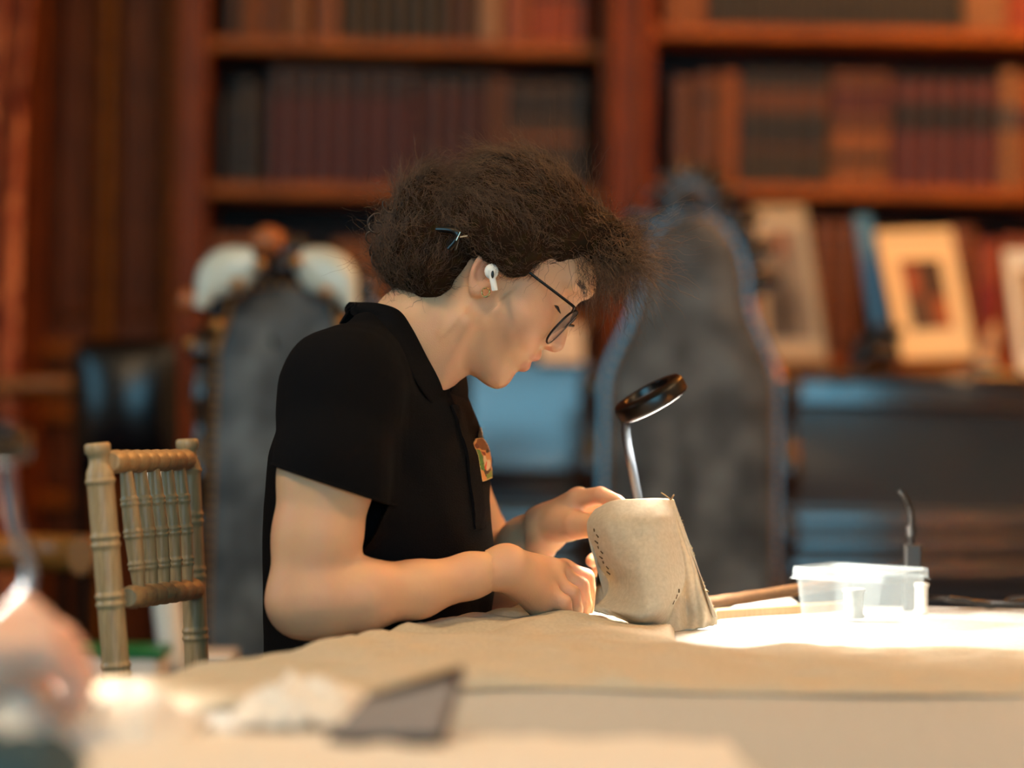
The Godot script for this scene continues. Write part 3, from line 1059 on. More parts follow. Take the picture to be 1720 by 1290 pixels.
func build_background_furniture() -> void:
	var d2 := 5.3
	var s2 := d2 / FPX
	carved_chair("high-backed carved chair with studded grey leather, right of the woman behind the black lamp", P(1165, 700, d2).x, d2, 318 * s2, P(1175, 338, d2).y, P(1160, 655, d2).y, 208 * s2, 0.04, P(1175, 262, d2).y)
	var d1 := 4.6
	var s1 := d1 / FPX
	var lc := carved_chair("high-backed carved chair with grey-brown leather, left behind the woman's back", P(462, 700, d1).x, d1, 262 * s1, P(470, 455, d1).y, P(462, 590, d1).y, 225 * s1, -0.12, P(458, 392, d1).y)
	# two pale pieces over the left chair's arch, daylight sheen put into their colour
	var b := MB.new()
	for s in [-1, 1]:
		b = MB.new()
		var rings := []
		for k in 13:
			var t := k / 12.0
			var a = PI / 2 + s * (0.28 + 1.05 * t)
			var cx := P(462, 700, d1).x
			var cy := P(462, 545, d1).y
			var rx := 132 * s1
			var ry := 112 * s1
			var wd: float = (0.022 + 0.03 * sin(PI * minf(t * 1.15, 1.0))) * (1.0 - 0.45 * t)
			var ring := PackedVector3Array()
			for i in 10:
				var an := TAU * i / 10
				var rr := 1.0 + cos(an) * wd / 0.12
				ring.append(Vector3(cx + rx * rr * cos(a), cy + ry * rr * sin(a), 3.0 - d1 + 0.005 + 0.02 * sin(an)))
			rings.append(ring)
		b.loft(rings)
		obj("hood_sheen", b, M.sheen_pale, lc)
	b = MB.new()
	b.ball(P(450, 405, d1), Vector3(0.03, 0.026, 0.03), Basis(), 14)
	obj("finial", b, M.gold_gloss, lc)
	for q in [[316, 505, 0.0, 0.020], [368, 548, 0.03, 0.0125], [322, 578, 0.03, 0.0105], [548, 492, 0.03, 0.010], [576, 545, 0.03, 0.012], [440, 446, 0.03, 0.011], [500, 440, 0.03, 0.011], [400, 478, 0.03, 0.011]]:  # added balls, placed and sized like blurred gold glints on the carving
		b = MB.new()
		b.ball(P(q[0], q[1], d1) + Vector3(0, 0, q[2]), Vector3(q[3], q[3] * 1.05, q[3]), Basis(), 12)
		obj("glint_ball", b, M.brass if q[2] > 0.0 else M.gold_gloss, lc)
	# small navy chair far left
	var d := 5.2
	var nc := thing("leather_chair", "dark navy leather chair back between the curtain and the left carved chair", "chair", P(215, 760, d) * Vector3(1, 0, 1))
	b = MB.new()
	var c := [P(130, 582, d), P(292, 576, d), P(292, 790, d), P(136, 790, d)]
	var rings := []
	b.sheet(14, 14, func(u: float, v: float) -> Vector3:
		var p: Vector3 = c[0].lerp(c[1], u).lerp(c[3].lerp(c[2], u), v)
		return p + Vector3(0, 0, 0.035 * pow(sin(PI * clampf(u, 0.0, 1.0)) * sin(PI * v), 0.5)), 0.03)
	obj("backrest", b, M.navy, nc)
	b = MB.new()
	bx(b, Vector3(c[3].x - 0.03, 0.42, 3.0 - d - 0.05), Vector3(c[2].x + 0.03, 0.5, 3.0 - d + 0.35), 0.02)
	obj("seat", b, M.navy, nc)
	for x in [c[3].x, c[2].x]:
		for z in [3.0 - d - 0.02, 3.0 - d + 0.3]:
			b = MB.new()
			b.tube([Vector3(x, 0, z), Vector3(x, 0.85 if z < 3.0 - d else 0.43, z)], 0.017, 8)
			obj("leg", b, M.wood_dark, nc)
	# tub chair with a golden horseshoe rail
	var dt := 4.15
	var ctr := P(20, 930, dt)
	var tc := thing("tub_chair", "golden wooden tub chair with a round back rail at the left edge", "chair", Vector3(ctr.x, 0, ctr.z))
	b = MB.new()
	var rail := []
	for k in 29:
		var a := -0.35 + (PI + 0.7) * k / 28.0
		rail.append(ctr + Vector3(0.118 * cos(a) * 1.0, -0.006 * sin(a), 0.2 * sin(a - PI) * 0.6))
	rings = []
	for k in rail.size():
		var ring := PackedVector3Array()
		var rad: Vector3 = (rail[k] - ctr).normalized()
		for i in 12:
			var an := TAU * i / 12
			ring.append(rail[k] + rad * 0.022 * cos(an) + Vector3(0, 0.03 * sin(an), 0))
		rings.append(ring)
	b.loft(rings)
	obj("back_rail", b, M.gold_wood, tc)
	b = MB.new()
	b.lathe([[0.11, 0.0], [0.135, 0.01], [0.14, 0.03], [0.12, 0.045], [0.02, 0.055]], at(ctr + Vector3(0, -0.36, 0)), 22)
	obj("seat", b, M.wood_dark, tc)
	for k in 7:
		b = MB.new()
		var p: Vector3 = rail[4 * k + 2]
		b.tube([p, Vector3(p.x, ctr.y - 0.33, p.z)], 0.009, 8)
		obj("spindle", b, M.wood_dark, tc)
	for a in [0.6, 2.5, 3.8, 5.6]:
		b = MB.new()
		b.tube([ctr + Vector3(0.1 * cos(a), -0.35, 0.1 * sin(a)), Vector3(ctr.x + 0.13 * cos(a), 0, ctr.z + 0.13 * sin(a))], 0.015, 8)
		obj("leg", b, M.wood_dark, tc)
	# low side table with storage boxes behind the turned chair
	var dl := 4.0
	var lt := thing("side_table", "low dark side table carrying the storage boxes behind the turned chair", "table", P(270, 1200, dl) * Vector3(1, 0, 1))
	var yb := 0.52
	b = MB.new()
	bx(b, Vector3(P(90, 1, dl).x, yb - 0.03, 3.0 - dl - 0.2), Vector3(P(470, 1, dl).x, yb, 3.0 - dl + 0.12), 0.005)
	obj("tabletop", b, M.wood_dark, lt)
	for x in [P(110, 1, dl).x, P(450, 1, dl).x]:
		for z in [-0.17, 0.09]:
			b = MB.new()
			b.tube([Vector3(x, 0, 3.0 - dl + z), Vector3(x, yb - 0.03, 3.0 - dl + z)], 0.016, 8)
			obj("leg", b, M.wood_dark, lt)
	storage_box("white storage box with a green lid behind the turned chair", 140, 294, 1086, dl, yb, M.green)
	storage_box("pale translucent storage box right of the green-lidded box, beside the carved chair", 345, 408, 1096, dl + 0.05, yb, M.white_plastic)
	b = MB.new()
	b.tube([P(282, 1140, 4.0) * Vector3(1, 0, 1) + Vector3(0, yb, -0.12), P(256, 785, 4.12)], [0.021, 0.024], 16)
	tag(obj("paper_roll", b, M.white_plastic), "pale blue-white paper roll standing upright behind the turned chair's spindles", "paper roll")

func storage_box(label: String, a: float, c: float, top: float, d: float, y0: float, lid: Material) -> void:
	var x0 := P(a, 1, d).x
	var x1 := P(c, 1, d).x
	var y1 := P((a + c) / 2, top, d).y
	var o := thing("storage_box", label, "box", Vector3((x0 + x1) / 2, y0, 3.0 - d))
	var b := MB.new()
	bx(b, Vector3(x0, y0, 3.0 - d - 0.06), Vector3(x1, y1 - 0.008, 3.0 - d + 0.06), 0.006)
	obj("tub", b, M.white_plastic, o)
	b = MB.new()
	bx(b, Vector3(x0 - 0.004, y1 - 0.012, 3.0 - d - 0.064), Vector3(x1 + 0.004, y1, 3.0 - d + 0.064), 0.003)
	obj("lid", b, lid, o)

# ---------------------------------------------------------------- the table, its cloths and the turned chair
func edge_x(z: float) -> float:   # the table's slanting left edge
	return -0.307 - (z - 0.70) * 0.408
func build_table() -> void:
	var o := thing("table", "large table under a cream cloth at which the woman sews", "table", Vector3(0.3, 0, 0.6))
	var b := MB.new()
	var zs := -0.31
	var poly := PackedVector2Array([Vector2(edge_x(zs), zs), Vector2(1.15, zs), Vector2(1.15, 1.6), Vector2(edge_x(1.6), 1.6)])
	b.prism(poly, -(TOP - 0.004), -(TOP - 0.036), 0.003, Transform3D(Basis(Vector3(1, 0, 0), Vector3(0, 0, 1), Vector3(0, -1, 0)), Vector3.ZERO))
	obj("tabletop", b, M.wood_dark, o)
	for p in [Vector2(0.2, -0.22), Vector2(1.05, -0.22), Vector2(1.05, 1.5), Vector2(-0.5, 1.5)]:
		b = MB.new()
		b.lathe([[0.03, 0.0], [0.035, 0.05], [0.025, 0.1], [0.035, 0.6], [0.04, TOP - 0.037]], at(Vector3(p.x, 0, p.y)), 14)
		obj("leg", b, M.wood_dark, o)
	# cream cloth that covers it and hangs over its edges
	b = MB.new()
	b.sheet(110, 150, func(s: float, t: float) -> Vector3:
		var u := s * 1.16 - 0.08
		var w := t * 1.16 - 0.08
		var uu := clampf(u, 0.0, 1.0)
		var ww := clampf(w, 0.0, 1.0)
		var z := lerpf(zs - 0.004, 1.6, ww)
		var x := lerpf(edge_x(z) - 0.004, 1.15, uu)
		var over := maxf(maxf(-u, u - 1.0), maxf(-w, w - 1.0))
		var out := Vector3.ZERO
		if u < 0.0: out.x -= 1.0
		if u > 1.0: out.x += 1.0
		if w < 0.0: out.z -= 1.0
		if w > 1.0: out.z += 1.0
		var y := TOP + 0.002 + 0.0012 * N.get_noise_2d(x * 5.0, z * 9.0) + 0.0008 * N.get_noise_2d(x * 3.0 + 7.0, z * 22.0)
		if over > 0.0:
			y -= 3.6 * over * smoothstep(0.0, 0.03, over)
			var hang := over / 0.08
			out = out.normalized() * (0.006 + 0.02 * hang * (1.0 + sin((x + z) * 40.0)))
		return Vector3(x, maxf(y, 0.46), z) + out, 0.0016)
	tag(obj("tablecloth", b, M.cloth), "cream tablecloth covering the whole sewing table", "tablecloth")
	build_canvas()
	turned_chair()

func canvas_height(x: float, z: float) -> float:
	var e := x - edge_x(z)        # distance from the table's slanting edge
	var heap := 0.004 * exp(-pow((e - 0.02) / 0.085, 2)) * smoothstep(1.15, 0.6, z)
	heap += 0.011 * exp(-pow((x - 0.060) / 0.07, 2) - pow((z - 0.12) / 0.085, 2))
	var folds := 0.004 * sin(e * 55.0 + z * 9.0 + 2.0 * N.get_noise_2d(x * 4.0, z * 4.0)) * exp(-e / 0.25)
	return 0.006 + heap + folds + 0.004 * N.get_noise_2d(x * 7.0, z * 11.0) + 0.0025 * N.get_noise_2d(x * 18.0 + 3.0, z * 24.0)

func build_canvas() -> void:
	var o := thing("linen_canvas", "natural linen canvas being sewn, heaped along the table edge with one flap held up", "cloth", Vector3(0.05, TOP, 0.2))
	var b := MB.new()
	b.sheet(190, 110, func(s: float, t: float) -> Vector3:
		var far := lerpf(-0.02, 0.27, smoothstep(0.27, 0.37, s)) + 0.010 * sin(s * 21.0)
		far = far - 0.06 * exp(-pow((s - 0.08) / 0.06, 2))
		var near := lerpf(1.05, 0.66, smoothstep(0.0, 0.35, s)) + 0.012 * sin(s * 17.0)
		var z := lerpf(far, near, t)
		var x := lerpf(edge_x(z) - 0.05, 1.12, pow(s, 1.25))
		var e := x - edge_x(z)
		var y := TOP + 0.004 + canvas_height(x, z)
		y *= 1.0
		y -= 0.35 * pow(maxf(0.0, -e + 0.0) / 0.05, 1.5) * 0.2
		var rim := minf(minf(t, 1.0 - t) * (near - far), (1.0 - s) * 1.3)
		y = lerpf(TOP + 0.0052, y, smoothstep(0.0, 0.02, rim)) if e > 0.03 else y
		return Vector3(x, y, z), 0.0022)
	obj("spread_canvas", b, M.linen, o)
	# the flap: held at the top, leaning back over, its right side doubled behind
	# rows from the held edge down to the table; columns left to right. Each control point is px, py, z
	var g := [
		[[1000, 856, 0.0], [1030, 842, 0.01], [1070, 839, 0.015], [1105, 838, 0.015], [1129, 839, 0.0]],
		[[987, 880, 0.012], [1020, 876, 0.04], [1065, 874, 0.05], [1105, 872, 0.045], [1134, 872, 0.01]],
		[[992, 915, 0.012], [1028, 912, 0.05], [1070, 910, 0.065], [1110, 908, 0.055], [1141, 908, 0.012]],
		[[1003, 945, 0.012], [1036, 945, 0.05], [1075, 945, 0.075], [1115, 943, 0.065], [1147, 942, 0.015]],
		[[1022, 975, 0.01], [1046, 980, 0.05], [1080, 980, 0.085], [1117, 975, 0.075], [1149, 968, 0.02]],
		[[1020, 998, 0.02], [1042, 1008, 0.06], [1080, 1012, 0.095], [1115, 1006, 0.085], [1145, 990, 0.03]],
		[[1008, 1012, 0.035], [1040, 1027, 0.075], [1078, 1036, 0.10], [1108, 1030, 0.09], [1132, 1014, 0.045]],
		[[1000, 1018, 0.05], [1042, 1032, 0.07], [1075, 1047, 0.08], [1102, 1046, 0.075], [1124, 1036, 0.05]],
		[[998, 1026, 0.06], [1046, 1040, 0.06], [1074, 1054, 0.055], [1098, 1060, 0.05], [1118, 1052, 0.045]]]
	b = MB.new()
	b.sheet(56, 90, func(s: float, t: float) -> Vector3:
		return patch(g, s, t) + Vector3(0, 0, 0.0015) * N.get_noise_2d(s * 6.0, t * 8.0), 0.002)
	var fl := obj("held_flap", b, M.linen, o)
	# the layer behind it, running down to the right
	var h := [
		[[1040, 841, 0.0], [1085, 839, 0.0], [1116, 838, -0.002], [1129, 839, -0.003], [1130, 840, -0.005]],
		[[1060, 880, -0.01], [1100, 880, -0.005], [1125, 878, 0.0], [1136, 876, 0.0], [1142, 874, -0.002]],
		[[1080, 920, -0.01], [1115, 920, 0.0], [1138, 918, 0.005], [1150, 915, 0.002], [1156, 912, -0.002]],
		[[1090, 960, -0.005], [1125, 960, 0.01], [1148, 960, 0.012], [1163, 956, 0.005], [1170, 952, -0.004]],
		[[1100, 1000, 0.0], [1130, 1002, 0.02], [1150, 1000, 0.008], [1172, 998, 0.012], [1184, 992, -0.004]],
		[[1100, 1030, 0.01], [1130, 1032, 0.04], [1155, 1030, 0.014], [1180, 1026, 0.02], [1197, 1022, 0.0]],
		[[1095, 1050, 0.03], [1128, 1052, 0.055], [1156, 1048, 0.03], [1182, 1044, 0.03], [1203, 1036, 0.008]],
		[[1085, 1062, 0.05], [1120, 1062, 0.06], [1158, 1058, 0.045], [1182, 1054, 0.035], [1202, 1049, 0.015]]]
	b = MB.new()
	b.sheet(48, 70, func(s: float, t: float) -> Vector3:
		return patch(h, s, t) + Vector3(0, 0, 0.003) * t * sin(s * 30.0 + 4.0 * t), 0.002)
	obj("back_layer", b, M.linen, o)
	# turned hem down the right side, running stitches down the left, frayed threads
	b = MB.new()
	var hem := []
	for k in 15:
		hem.append(patch(h, 1.0, k / 14.0))
	b.tube(hem, 0.0016, 6)
	obj("hem", b, M.linen, o)
	for k in 9:
		b = MB.new()
		var t0 := 0.16 + 0.034 * k
		var s0 := 0.10 + 0.02 * sin(k * 2.1)
		b.tube([patch(g, s0, t0) + Vector3(0, 0, 0.002), patch(g, s0 + 0.012 * (k % 3), t0 + 0.016) + Vector3(0, 0, 0.003)], 0.0009, 6)
		obj("stitch", b, M.thread, o)
	for k in 3:
		b = MB.new()
		b.tube([patch(g, 0.93, 0.60 + 0.05 * k) + Vector3(0, 0, 0.003), patch(g, 0.95, 0.64 + 0.05 * k) + Vector3(0, 0, 0.004)], 0.001, 6)
		obj("stitch", b, M.thread, o)
	b = MB.new()
	b.tube(spline([P(1126, 839, 2.99), P(1118, 832, 2.985), P(1111, 828, 2.98)]), 0.0007, 5)
	b.tube(spline([P(1127, 839, 2.99), P(1130, 834, 2.985), P(1132, 831, 2.98)]), 0.0009, 5)
	b.tube(spline([P(1181, 990, 3.0), P(1187, 992, 2.99), P(1190, 994, 2.99)]), 0.0008, 5)
	for k in 40:
		var p := patch(h, 1.0, 0.1 + 0.88 * k / 40.0)
		b.tube([p, p + Vector3(0.0022 + 0.001 * sin(k * 7.0), 0.001 * sin(k * 3.3), 0.001 * cos(k * 5.0))], 0.0003, 4)
	var fr := obj("frayed_threads", b, M.thread_light, o)
	fr.set_meta("kind", "stuff")
	fl.name = "held_flap"

func patch(g: Array, s: float, t: float) -> Vector3:   # smooth surface through a table of control points
	var rows := g.size()
	var cols: int = g[0].size()
	var y := clampf(t, 0, 1) * (rows - 1)
	var j := mini(int(y), rows - 2)
	var x := clampf(s, 0, 1) * (cols - 1)
	var i := mini(int(x), cols - 2)
	var col := []
	for r in [maxi(j - 1, 0), j, j + 1, mini(j + 2, rows - 1)]:
		var q := []
		for c in [maxi(i - 1, 0), i, i + 1, mini(i + 2, cols - 1)]:
			q.append(Vector3(g[r][c][0], g[r][c][1], g[r][c][2]))
		col.append(q[1].cubic_interpolate(q[2], q[0], q[3], x - i))
	var m: Vector3 = col[1].cubic_interpolate(col[2], col[0], col[3], y - j)
	return Q(m.x, m.y, m.z)

func turned_chair() -> void:
	var lt := P(163, 744, 2.72)
	var lb := P(197, 1146, 2.72)
	var rt := P(314, 737, 3.1)
	var rb := P(331, 1132, 3.1)
	var lf := lb + (lb - lt) * (lb.y / (lt.y - lb.y))
	var rf := rb + (rb - rt) * (rb.y / (rt.y - rb.y))
	var o := thing("turned_chair", "light wooden chair with a ringed spindle back on which the woman sits", "chair", Vector3(-0.3, 0, 0.1))
	for q in [[lt, lf, 402.0, [50, 158, 258, 376]], [rt, rf, 395.0, [46, 145, 250, 368]]]:
		var b := MB.new()
		var a: Vector3 = q[0]
		var e: Vector3 = q[1]
		var pxm := (lt.y - lb.y) / 402.0
		var len := a.distance_to(e)
		var pr := [[0.0105, 0.0], [0.0128, 0.0015], [0.0132, 0.005], [0.0128, 0.010], [0.0105, 0.0125], [0.0098, 0.017], [0.0105, 0.022], [0.0132, 0.028], [0.0140, 0.033]]
		var rings_at := []
		for y in q[3]:
			rings_at.append(y * pxm)
			rings_at.append(y * pxm + 0.0085)
		var y := 0.034
		while y < len:
			var r := 0.0138
			for ra in rings_at:
				r += 0.0017 * exp(-pow((y - ra) / 0.0026, 2))
			pr.append([r, y])
			y += 0.0015 if y < 0.30 else 0.02
		pr.append([0.0125, len])
		b.lathe(pr, Transform3D(along(a, e), a), 24)
		obj("post", b, M.beech, o)
	# rails turned like beads
	var rail_ends := [[P(186, 776, 2.75), P(316, 772, 3.09), 8], [P(214, 1004, 2.75), P(330, 989, 3.09), 7]]
	for q in rail_ends:
		var b := MB.new()
		var a: Vector3 = q[0]
		var e: Vector3 = q[1]
		var len := a.distance_to(e)
		var pr := []
		for k in 97:
			var t := k / 96.0
			var ph := fposmod(t * q[2], 1.0)
			pr.append([0.0092 + 0.0032 * pow(sin(PI * ph), 0.6), t * len])
		b.lathe(pr, Transform3D(along(a, e), a), 18)
		obj("rail", b, M.beech, o)
	for k in 5:
		var t := (k + 0.95) / 5.7
		var a: Vector3 = rail_ends[0][0].lerp(rail_ends[0][1], t)
		var e: Vector3 = rail_ends[1][0].lerp(rail_ends[1][1], t)
		var len := a.distance_to(e)
		var pr := []
		for j in 85:
			var u := j / 84.0
			var r := 0.0056 + 0.0036 * sin(PI * u)
			for c in [0.28, 0.315, 0.52, 0.555, 0.76, 0.795]:
				r += 0.0016 * exp(-pow((u - c) / 0.012, 2))
			pr.append([r, u * len])
		var b := MB.new()
		b.lathe(pr, Transform3D(along(a, e), a), 14)
		obj("spindle", b, M.beech, o)
	# seat, front legs, stretchers
	var fw := Vector3(0.99, 0, 0.14)
	var sy := 0.46
	var sl := lt.lerp(lf, (lt.y - sy) / lt.y)
	var sr := rt.lerp(rf, (rt.y - sy) / rt.y)
	var b := MB.new()
	slab_up(b, [sl, sr, sr + fw * 0.36, sl + fw * 0.36], 0.045)
	obj("seat", b, M.beech, o)
	for p in [sl + fw * 0.35, sr + fw * 0.35]:
		b = MB.new()
		b.lathe([[0.011, 0.0], [0.013, 0.1], [0.0155, 0.11], [0.0135, 0.12], [0.0155, 0.3], [0.014, 0.42]], at(Vector3(p.x, 0, p.z)), 14)
		obj("leg", b, M.beech, o)
	for y in [0.18, 0.3]:
		for q in [[sl, sl + fw * 0.35], [sr, sr + fw * 0.35]]:
			b = MB.new()
			b.tube([Vector3(q[0].x, y, q[0].z), Vector3(q[1].x, y, q[1].z)], 0.009, 8)
			obj("stretcher", b, M.beech, o)

func slab_up(b: MB, c: Array, thick: float) -> void:
	var rings := []
	for q in [[0.0, 0.95], [0.006, 1.0], [thick - 0.012, 1.0], [thick, 0.94]]:
		var mid: Vector3 = (c[0] + c[1] + c[2] + c[3]) / 4.0
		var ring := PackedVector3Array()
		for p in c:
			ring.append(mid + (p - mid) * q[1] + Vector3(0, q[0] - thick, 0))
		rings.append(ring)
	b.loft(rings, true, true, true)

# ---------------------------------------------------------------- things on the table
func round_rect(c: Vector3, e1: Vector3, e2: Vector3, a: float, b: float, r: float, y: float) -> PackedVector3Array:
	var ring := PackedVector3Array()
	for k in 4:
		var sx: float = [1, -1, -1, 1][k]
		var sy: float = [1, 1, -1, -1][k]
		for j in 5:
			var t := PI / 2 * (k + j / 4.0)
			ring.append(c + e1 * (sx * (a / 2 - r) + r * cos(t)) + e2 * (sy * (b / 2 - r) + r * sin(t)) + Vector3(0, y, 0))
	return ring

func spot(p: Vector3, to: Vector3, col: Color, e: float, cone: float) -> void:
	var l := SpotLight3D.new()
	l.name = "lamp_light"
	l.position = p
	l.basis = Basis.looking_at(to, Vector3(0.1, 0.2, 0.97))
	l.light_color = col
	l.light_energy = e
	l.spot_angle = cone
	l.spot_angle_attenuation = 0.5
	l.spot_range = 8.0
	l.spot_attenuation = 2.0
	l.light_size = 0.03
	l.shadow_enabled = true
	add_child(l, true)

func magnifier(label: String, c: Vector3, up: Vector3, r: float, hinge: Vector3, path: Array, foot: Vector3, energy: float, cone: float) -> void:
	var o := thing("magnifier_lamp", label, "lamp", foot)
	var bs := along(c - up, c)
	var xf := Transform3D(bs, c)
	var b := MB.new()
	b.lathe([[r * 0.60, -0.008], [r * 0.62, 0.008], [r * 0.7, 0.0095], [r * 0.93, 0.0085], [r, 0.004], [r, -0.007], [r * 0.97, -0.0095], [r * 0.6, -0.008]], xf, 40, false)
	obj("head_ring", b, M.black, o)
	b = MB.new()
	b.lathe([[r * 0.1, 0.005], [r * 0.4, 0.004], [r * 0.61, 0.001], [r * 0.61, -0.001], [r * 0.4, -0.004], [r * 0.1, -0.005]], xf, 30)
	obj("lens", b, M.glass, o)
	b = MB.new()
	b.lathe([[r * 0.68, -0.0105], [r * 0.9, -0.0105], [r * 0.9, -0.0098], [r * 0.68, -0.0098], [r * 0.68, -0.0105]], xf, 40, false)
	obj("led_ring", b, M.led_glow, o)
	b = MB.new()
	b.tube([hinge - up * 0.012, hinge + up * 0.004], 0.0075, 12)
	obj("hinge", b, M.black, o)
	b = MB.new()
	b.tube(spline(path, 8), 0.0052, 12)
	obj("gooseneck", b, M.stem, o)
	b = MB.new()
	b.lathe([[0.035, 0.0], [0.036, 0.008], [0.03, 0.012], [0.008, 0.018], [0.006, 0.03]], at(foot), 24)
	obj("base", b, M.black, o)
	spot(c - up * 0.02, -up, Color(1.0, 0.95, 0.88), energy, cone)

func build_small_things() -> void:
	var up := Vector3(-0.49, 0.86, 0.14).normalized()
	var foot := Vector3(P(1098, 900, 3.22).x, TOP + 0.008, -0.235)
	magnifier("black round magnifier lamp right of the woman, tilted over the lit cloth", P(1092, 668, 3.10), up, 0.0435, P(1050, 694, 3.11),
		[P(1050, 700, 3.11), P(1052, 735, 3.115), P(1060, 780, 3.12), P(1072, 840, 3.15), P(1088, 920, 3.19), foot + Vector3(0, 0.03, 0)], foot, 1.15, 75.0)
	up = Vector3(0.12, 0.97, 0.16).normalized()
	foot = Vector3(P(62, 1100, 2.35).x, TOP + 0.004, 0.62)
	var fx := edge_x(0.95) + 0.03
	foot = Vector3(edge_x(1.0) + 0.04, TOP + 0.006, 1.0)
	magnifier("black round magnifier lamp on a grey-blue gooseneck at the left edge", P(-48, 735, 2.0), up, 0.045, P(6, 750, 2.0),
		[P(6, 757, 2.0), P(12, 800, 2.0), P(26, 880, 2.01), P(48, 980, 2.03), foot + Vector3(-0.006, 0.06, 0), foot + Vector3(0, 0.03, 0)], foot, 0.75, 54.0)
	# plastic tub with its lid
	var c0 := Vector3(0.401, TOP + 0.004, -0.10)
	var e1 := Vector3(cos(0.576), 0, sin(0.576))
	var e2 := Vector3(sin(0.576), 0, -cos(0.576))
	var o := thing("plastic_tub", "clear frosted plastic tub with a lid on the lit cloth", "container", c0)
	var b := MB.new()
	var rings := []
	for q in [[0.100, 0.082, 0.0], [0.108, 0.090, 0.001], [0.112, 0.094, 0.006], [0.121, 0.103, 0.053], [0.1186, 0.1006, 0.053], [0.110, 0.092, 0.007], [0.104, 0.086, 0.0025]]:
		rings.append(round_rect(c0, e1, e2, q[0], q[1], 0.012, q[2]))
	b.loft(rings)
	obj("tub", b, M.clear_plastic, o)
	b = MB.new()
	rings = []
	for q in [[0.131, 0.113, 0.0475], [0.1325, 0.1145, 0.0475], [0.1285, 0.1105, 0.050], [0.1275, 0.1095, 0.060], [0.125, 0.107, 0.0615], [0.120, 0.102, 0.0615], [0.118, 0.100, 0.0585], [0.118, 0.100, 0.0575], [0.1215, 0.1035, 0.060], [0.1255, 0.1075, 0.0585], [0.127, 0.109, 0.0495]]:
		rings.append(round_rect(c0, e1, e2, q[0], q[1], 0.013, q[2]))
	b.loft(rings, true, false)
	obj("lid_rim", b, M.clear_plastic, o)
	b = MB.new()
	rings = []
	for q in [[0.118, 0.100, 0.0575], [0.118, 0.100, 0.0587]]:
		rings.append(round_rect(c0, e1, e2, q[0], q[1], 0.011, q[2]))
	b.loft(rings)
	obj("lid_panel", b, M.clear_plastic, o)
	b = MB.new()
	b.lathe([[0.012, 0.0], [0.0135, 0.002], [0.011, 0.005], [0.011, 0.028], [0.0135, 0.031], [0.012, 0.033]], at(c0 + Vector3(-0.008, 0.0035, 0.004)), 18)
	tag(obj("thread_spool", b, M.cloth), "cream thread spool inside the frosted plastic tub", "spool")
	b = MB.new()
	b.lathe([[0.008, 0.0], [0.009, 0.002], [0.007, 0.005], [0.007, 0.03], [0.009, 0.033], [0.008, 0.035]], at(Vector3(P(1548, 1000, 3.22).x, TOP + 0.004, -0.22)), 16)
	tag(obj("thread_spool", b, M.white_cloth), "white thread spool standing just behind the right side of the plastic tub", "spool")
	# wooden rods lying beyond the cloth
	b = MB.new()
	b.tube(spline([P(1188, 1013, 3.14), P(1240, 1006, 3.16), P(1300, 997, 3.2), P(1420, 978, 3.27)]), [0.0075, 0.0075, 0.0072, 0.0075, 0.0078, 0.0075, 0.0072, 0.0075, 0.0077, 0.0075, 0.0072, 0.0073, 0.0075, 0.0076, 0.0075, 0.0074, 0.0075, 0.0075, 0.007], 12)
	tag(obj("wooden_rod", b, M.stick), "brown bark-covered wooden rod lying on the table behind the held flap", "rod")
	b = MB.new()
	slab_up(b, [P(1196, 1034, 3.09) * Vector3(1, 0, 1) + Vector3(0, TOP + 0.013, 0), P(1196, 1034, 3.12) * Vector3(1, 0, 1) + Vector3(0, TOP + 0.013, 0), P(1440, 1000, 3.28) * Vector3(1, 0, 1) + Vector3(0, TOP + 0.013, 0), P(1440, 1000, 3.25) * Vector3(1, 0, 1) + Vector3(0, TOP + 0.013, 0)], 0.008)
	tag(obj("wooden_lath", b, M.beech), "pale flat wooden lath lying in front of the bark-covered rod", "lath")
	b = MB.new()
	b.sheet(20, 10, func(s: float, t: float) -> Vector3:
		var p := Vector3(lerpf(0.2, 0.345, s), 0, lerpf(-0.285, -0.225, t))
		return p + Vector3(0, TOP + 0.006 + 0.016 * sin(PI * t) * (0.5 + 0.5 * sin(s * 9.0 + 1.0)) + 0.004 * N.get_noise_2d(s * 5, t * 5), 0), 0.002)
	tag(obj("cloth_scrap", b, M.cloth), "small pale cloth scrap crumpled at the far table edge behind the wooden rods", "cloth")
	# small black clip light
	var ub := Vector3(P(1531, 1000, 3.26).x, TOP + 0.004, -0.255)
	o = thing("usb_light", "small black light with a thin bent neck standing behind the plastic tub", "lamp", ub)
	b = MB.new()
	bx(b, ub + Vector3(-0.010, 0, -0.008), ub + Vector3(0.010, P(1531, 914, 3.26).y - ub.y, 0.008), 0.002)
	obj("plug_block", b, M.rubber, o)
	b = MB.new()
	var ux := [P(1531, 914, 3.26), P(1530, 895, 3.26), P(1531, 872, 3.26), P(1527, 850, 3.26), P(1520, 835, 3.25), P(1511, 823, 3.25)]
	b.tube(spline(ux), 0.0038, 10)
	obj("neck", b, M.black, o)
	b = MB.new()
	b.tube([P(1530, 900, 3.26), P(1530.5, 884, 3.26)], 0.0062, 10)
	obj("collar", b, M.rubber, o)
	# tangle of dark cables
	var rng := RandomNumberGenerator.new()
	rng.seed = 5
	for k in 5:
		b = MB.new()
		var pts := []
		for j in 9:
			pts.append(Vector3(lerpf(0.48 + 0.03 * k, 0.83, j / 8.0) + rng.randf_range(-0.02, 0.02), TOP + 0.008 + rng.randf_range(0.0, 0.012) + 0.0015 * k, -0.27 + rng.randf_range(-0.025, 0.035)))
		b.tube(spline(pts, 6), 0.0028, 8)
		tag(obj("cable", b, M.black), "black cable tangled with others behind the plastic tub, " + ["lowest", "second", "third", "fourth", "topmost"][k] + " of five", "cable", "cables tangled at the far table edge")
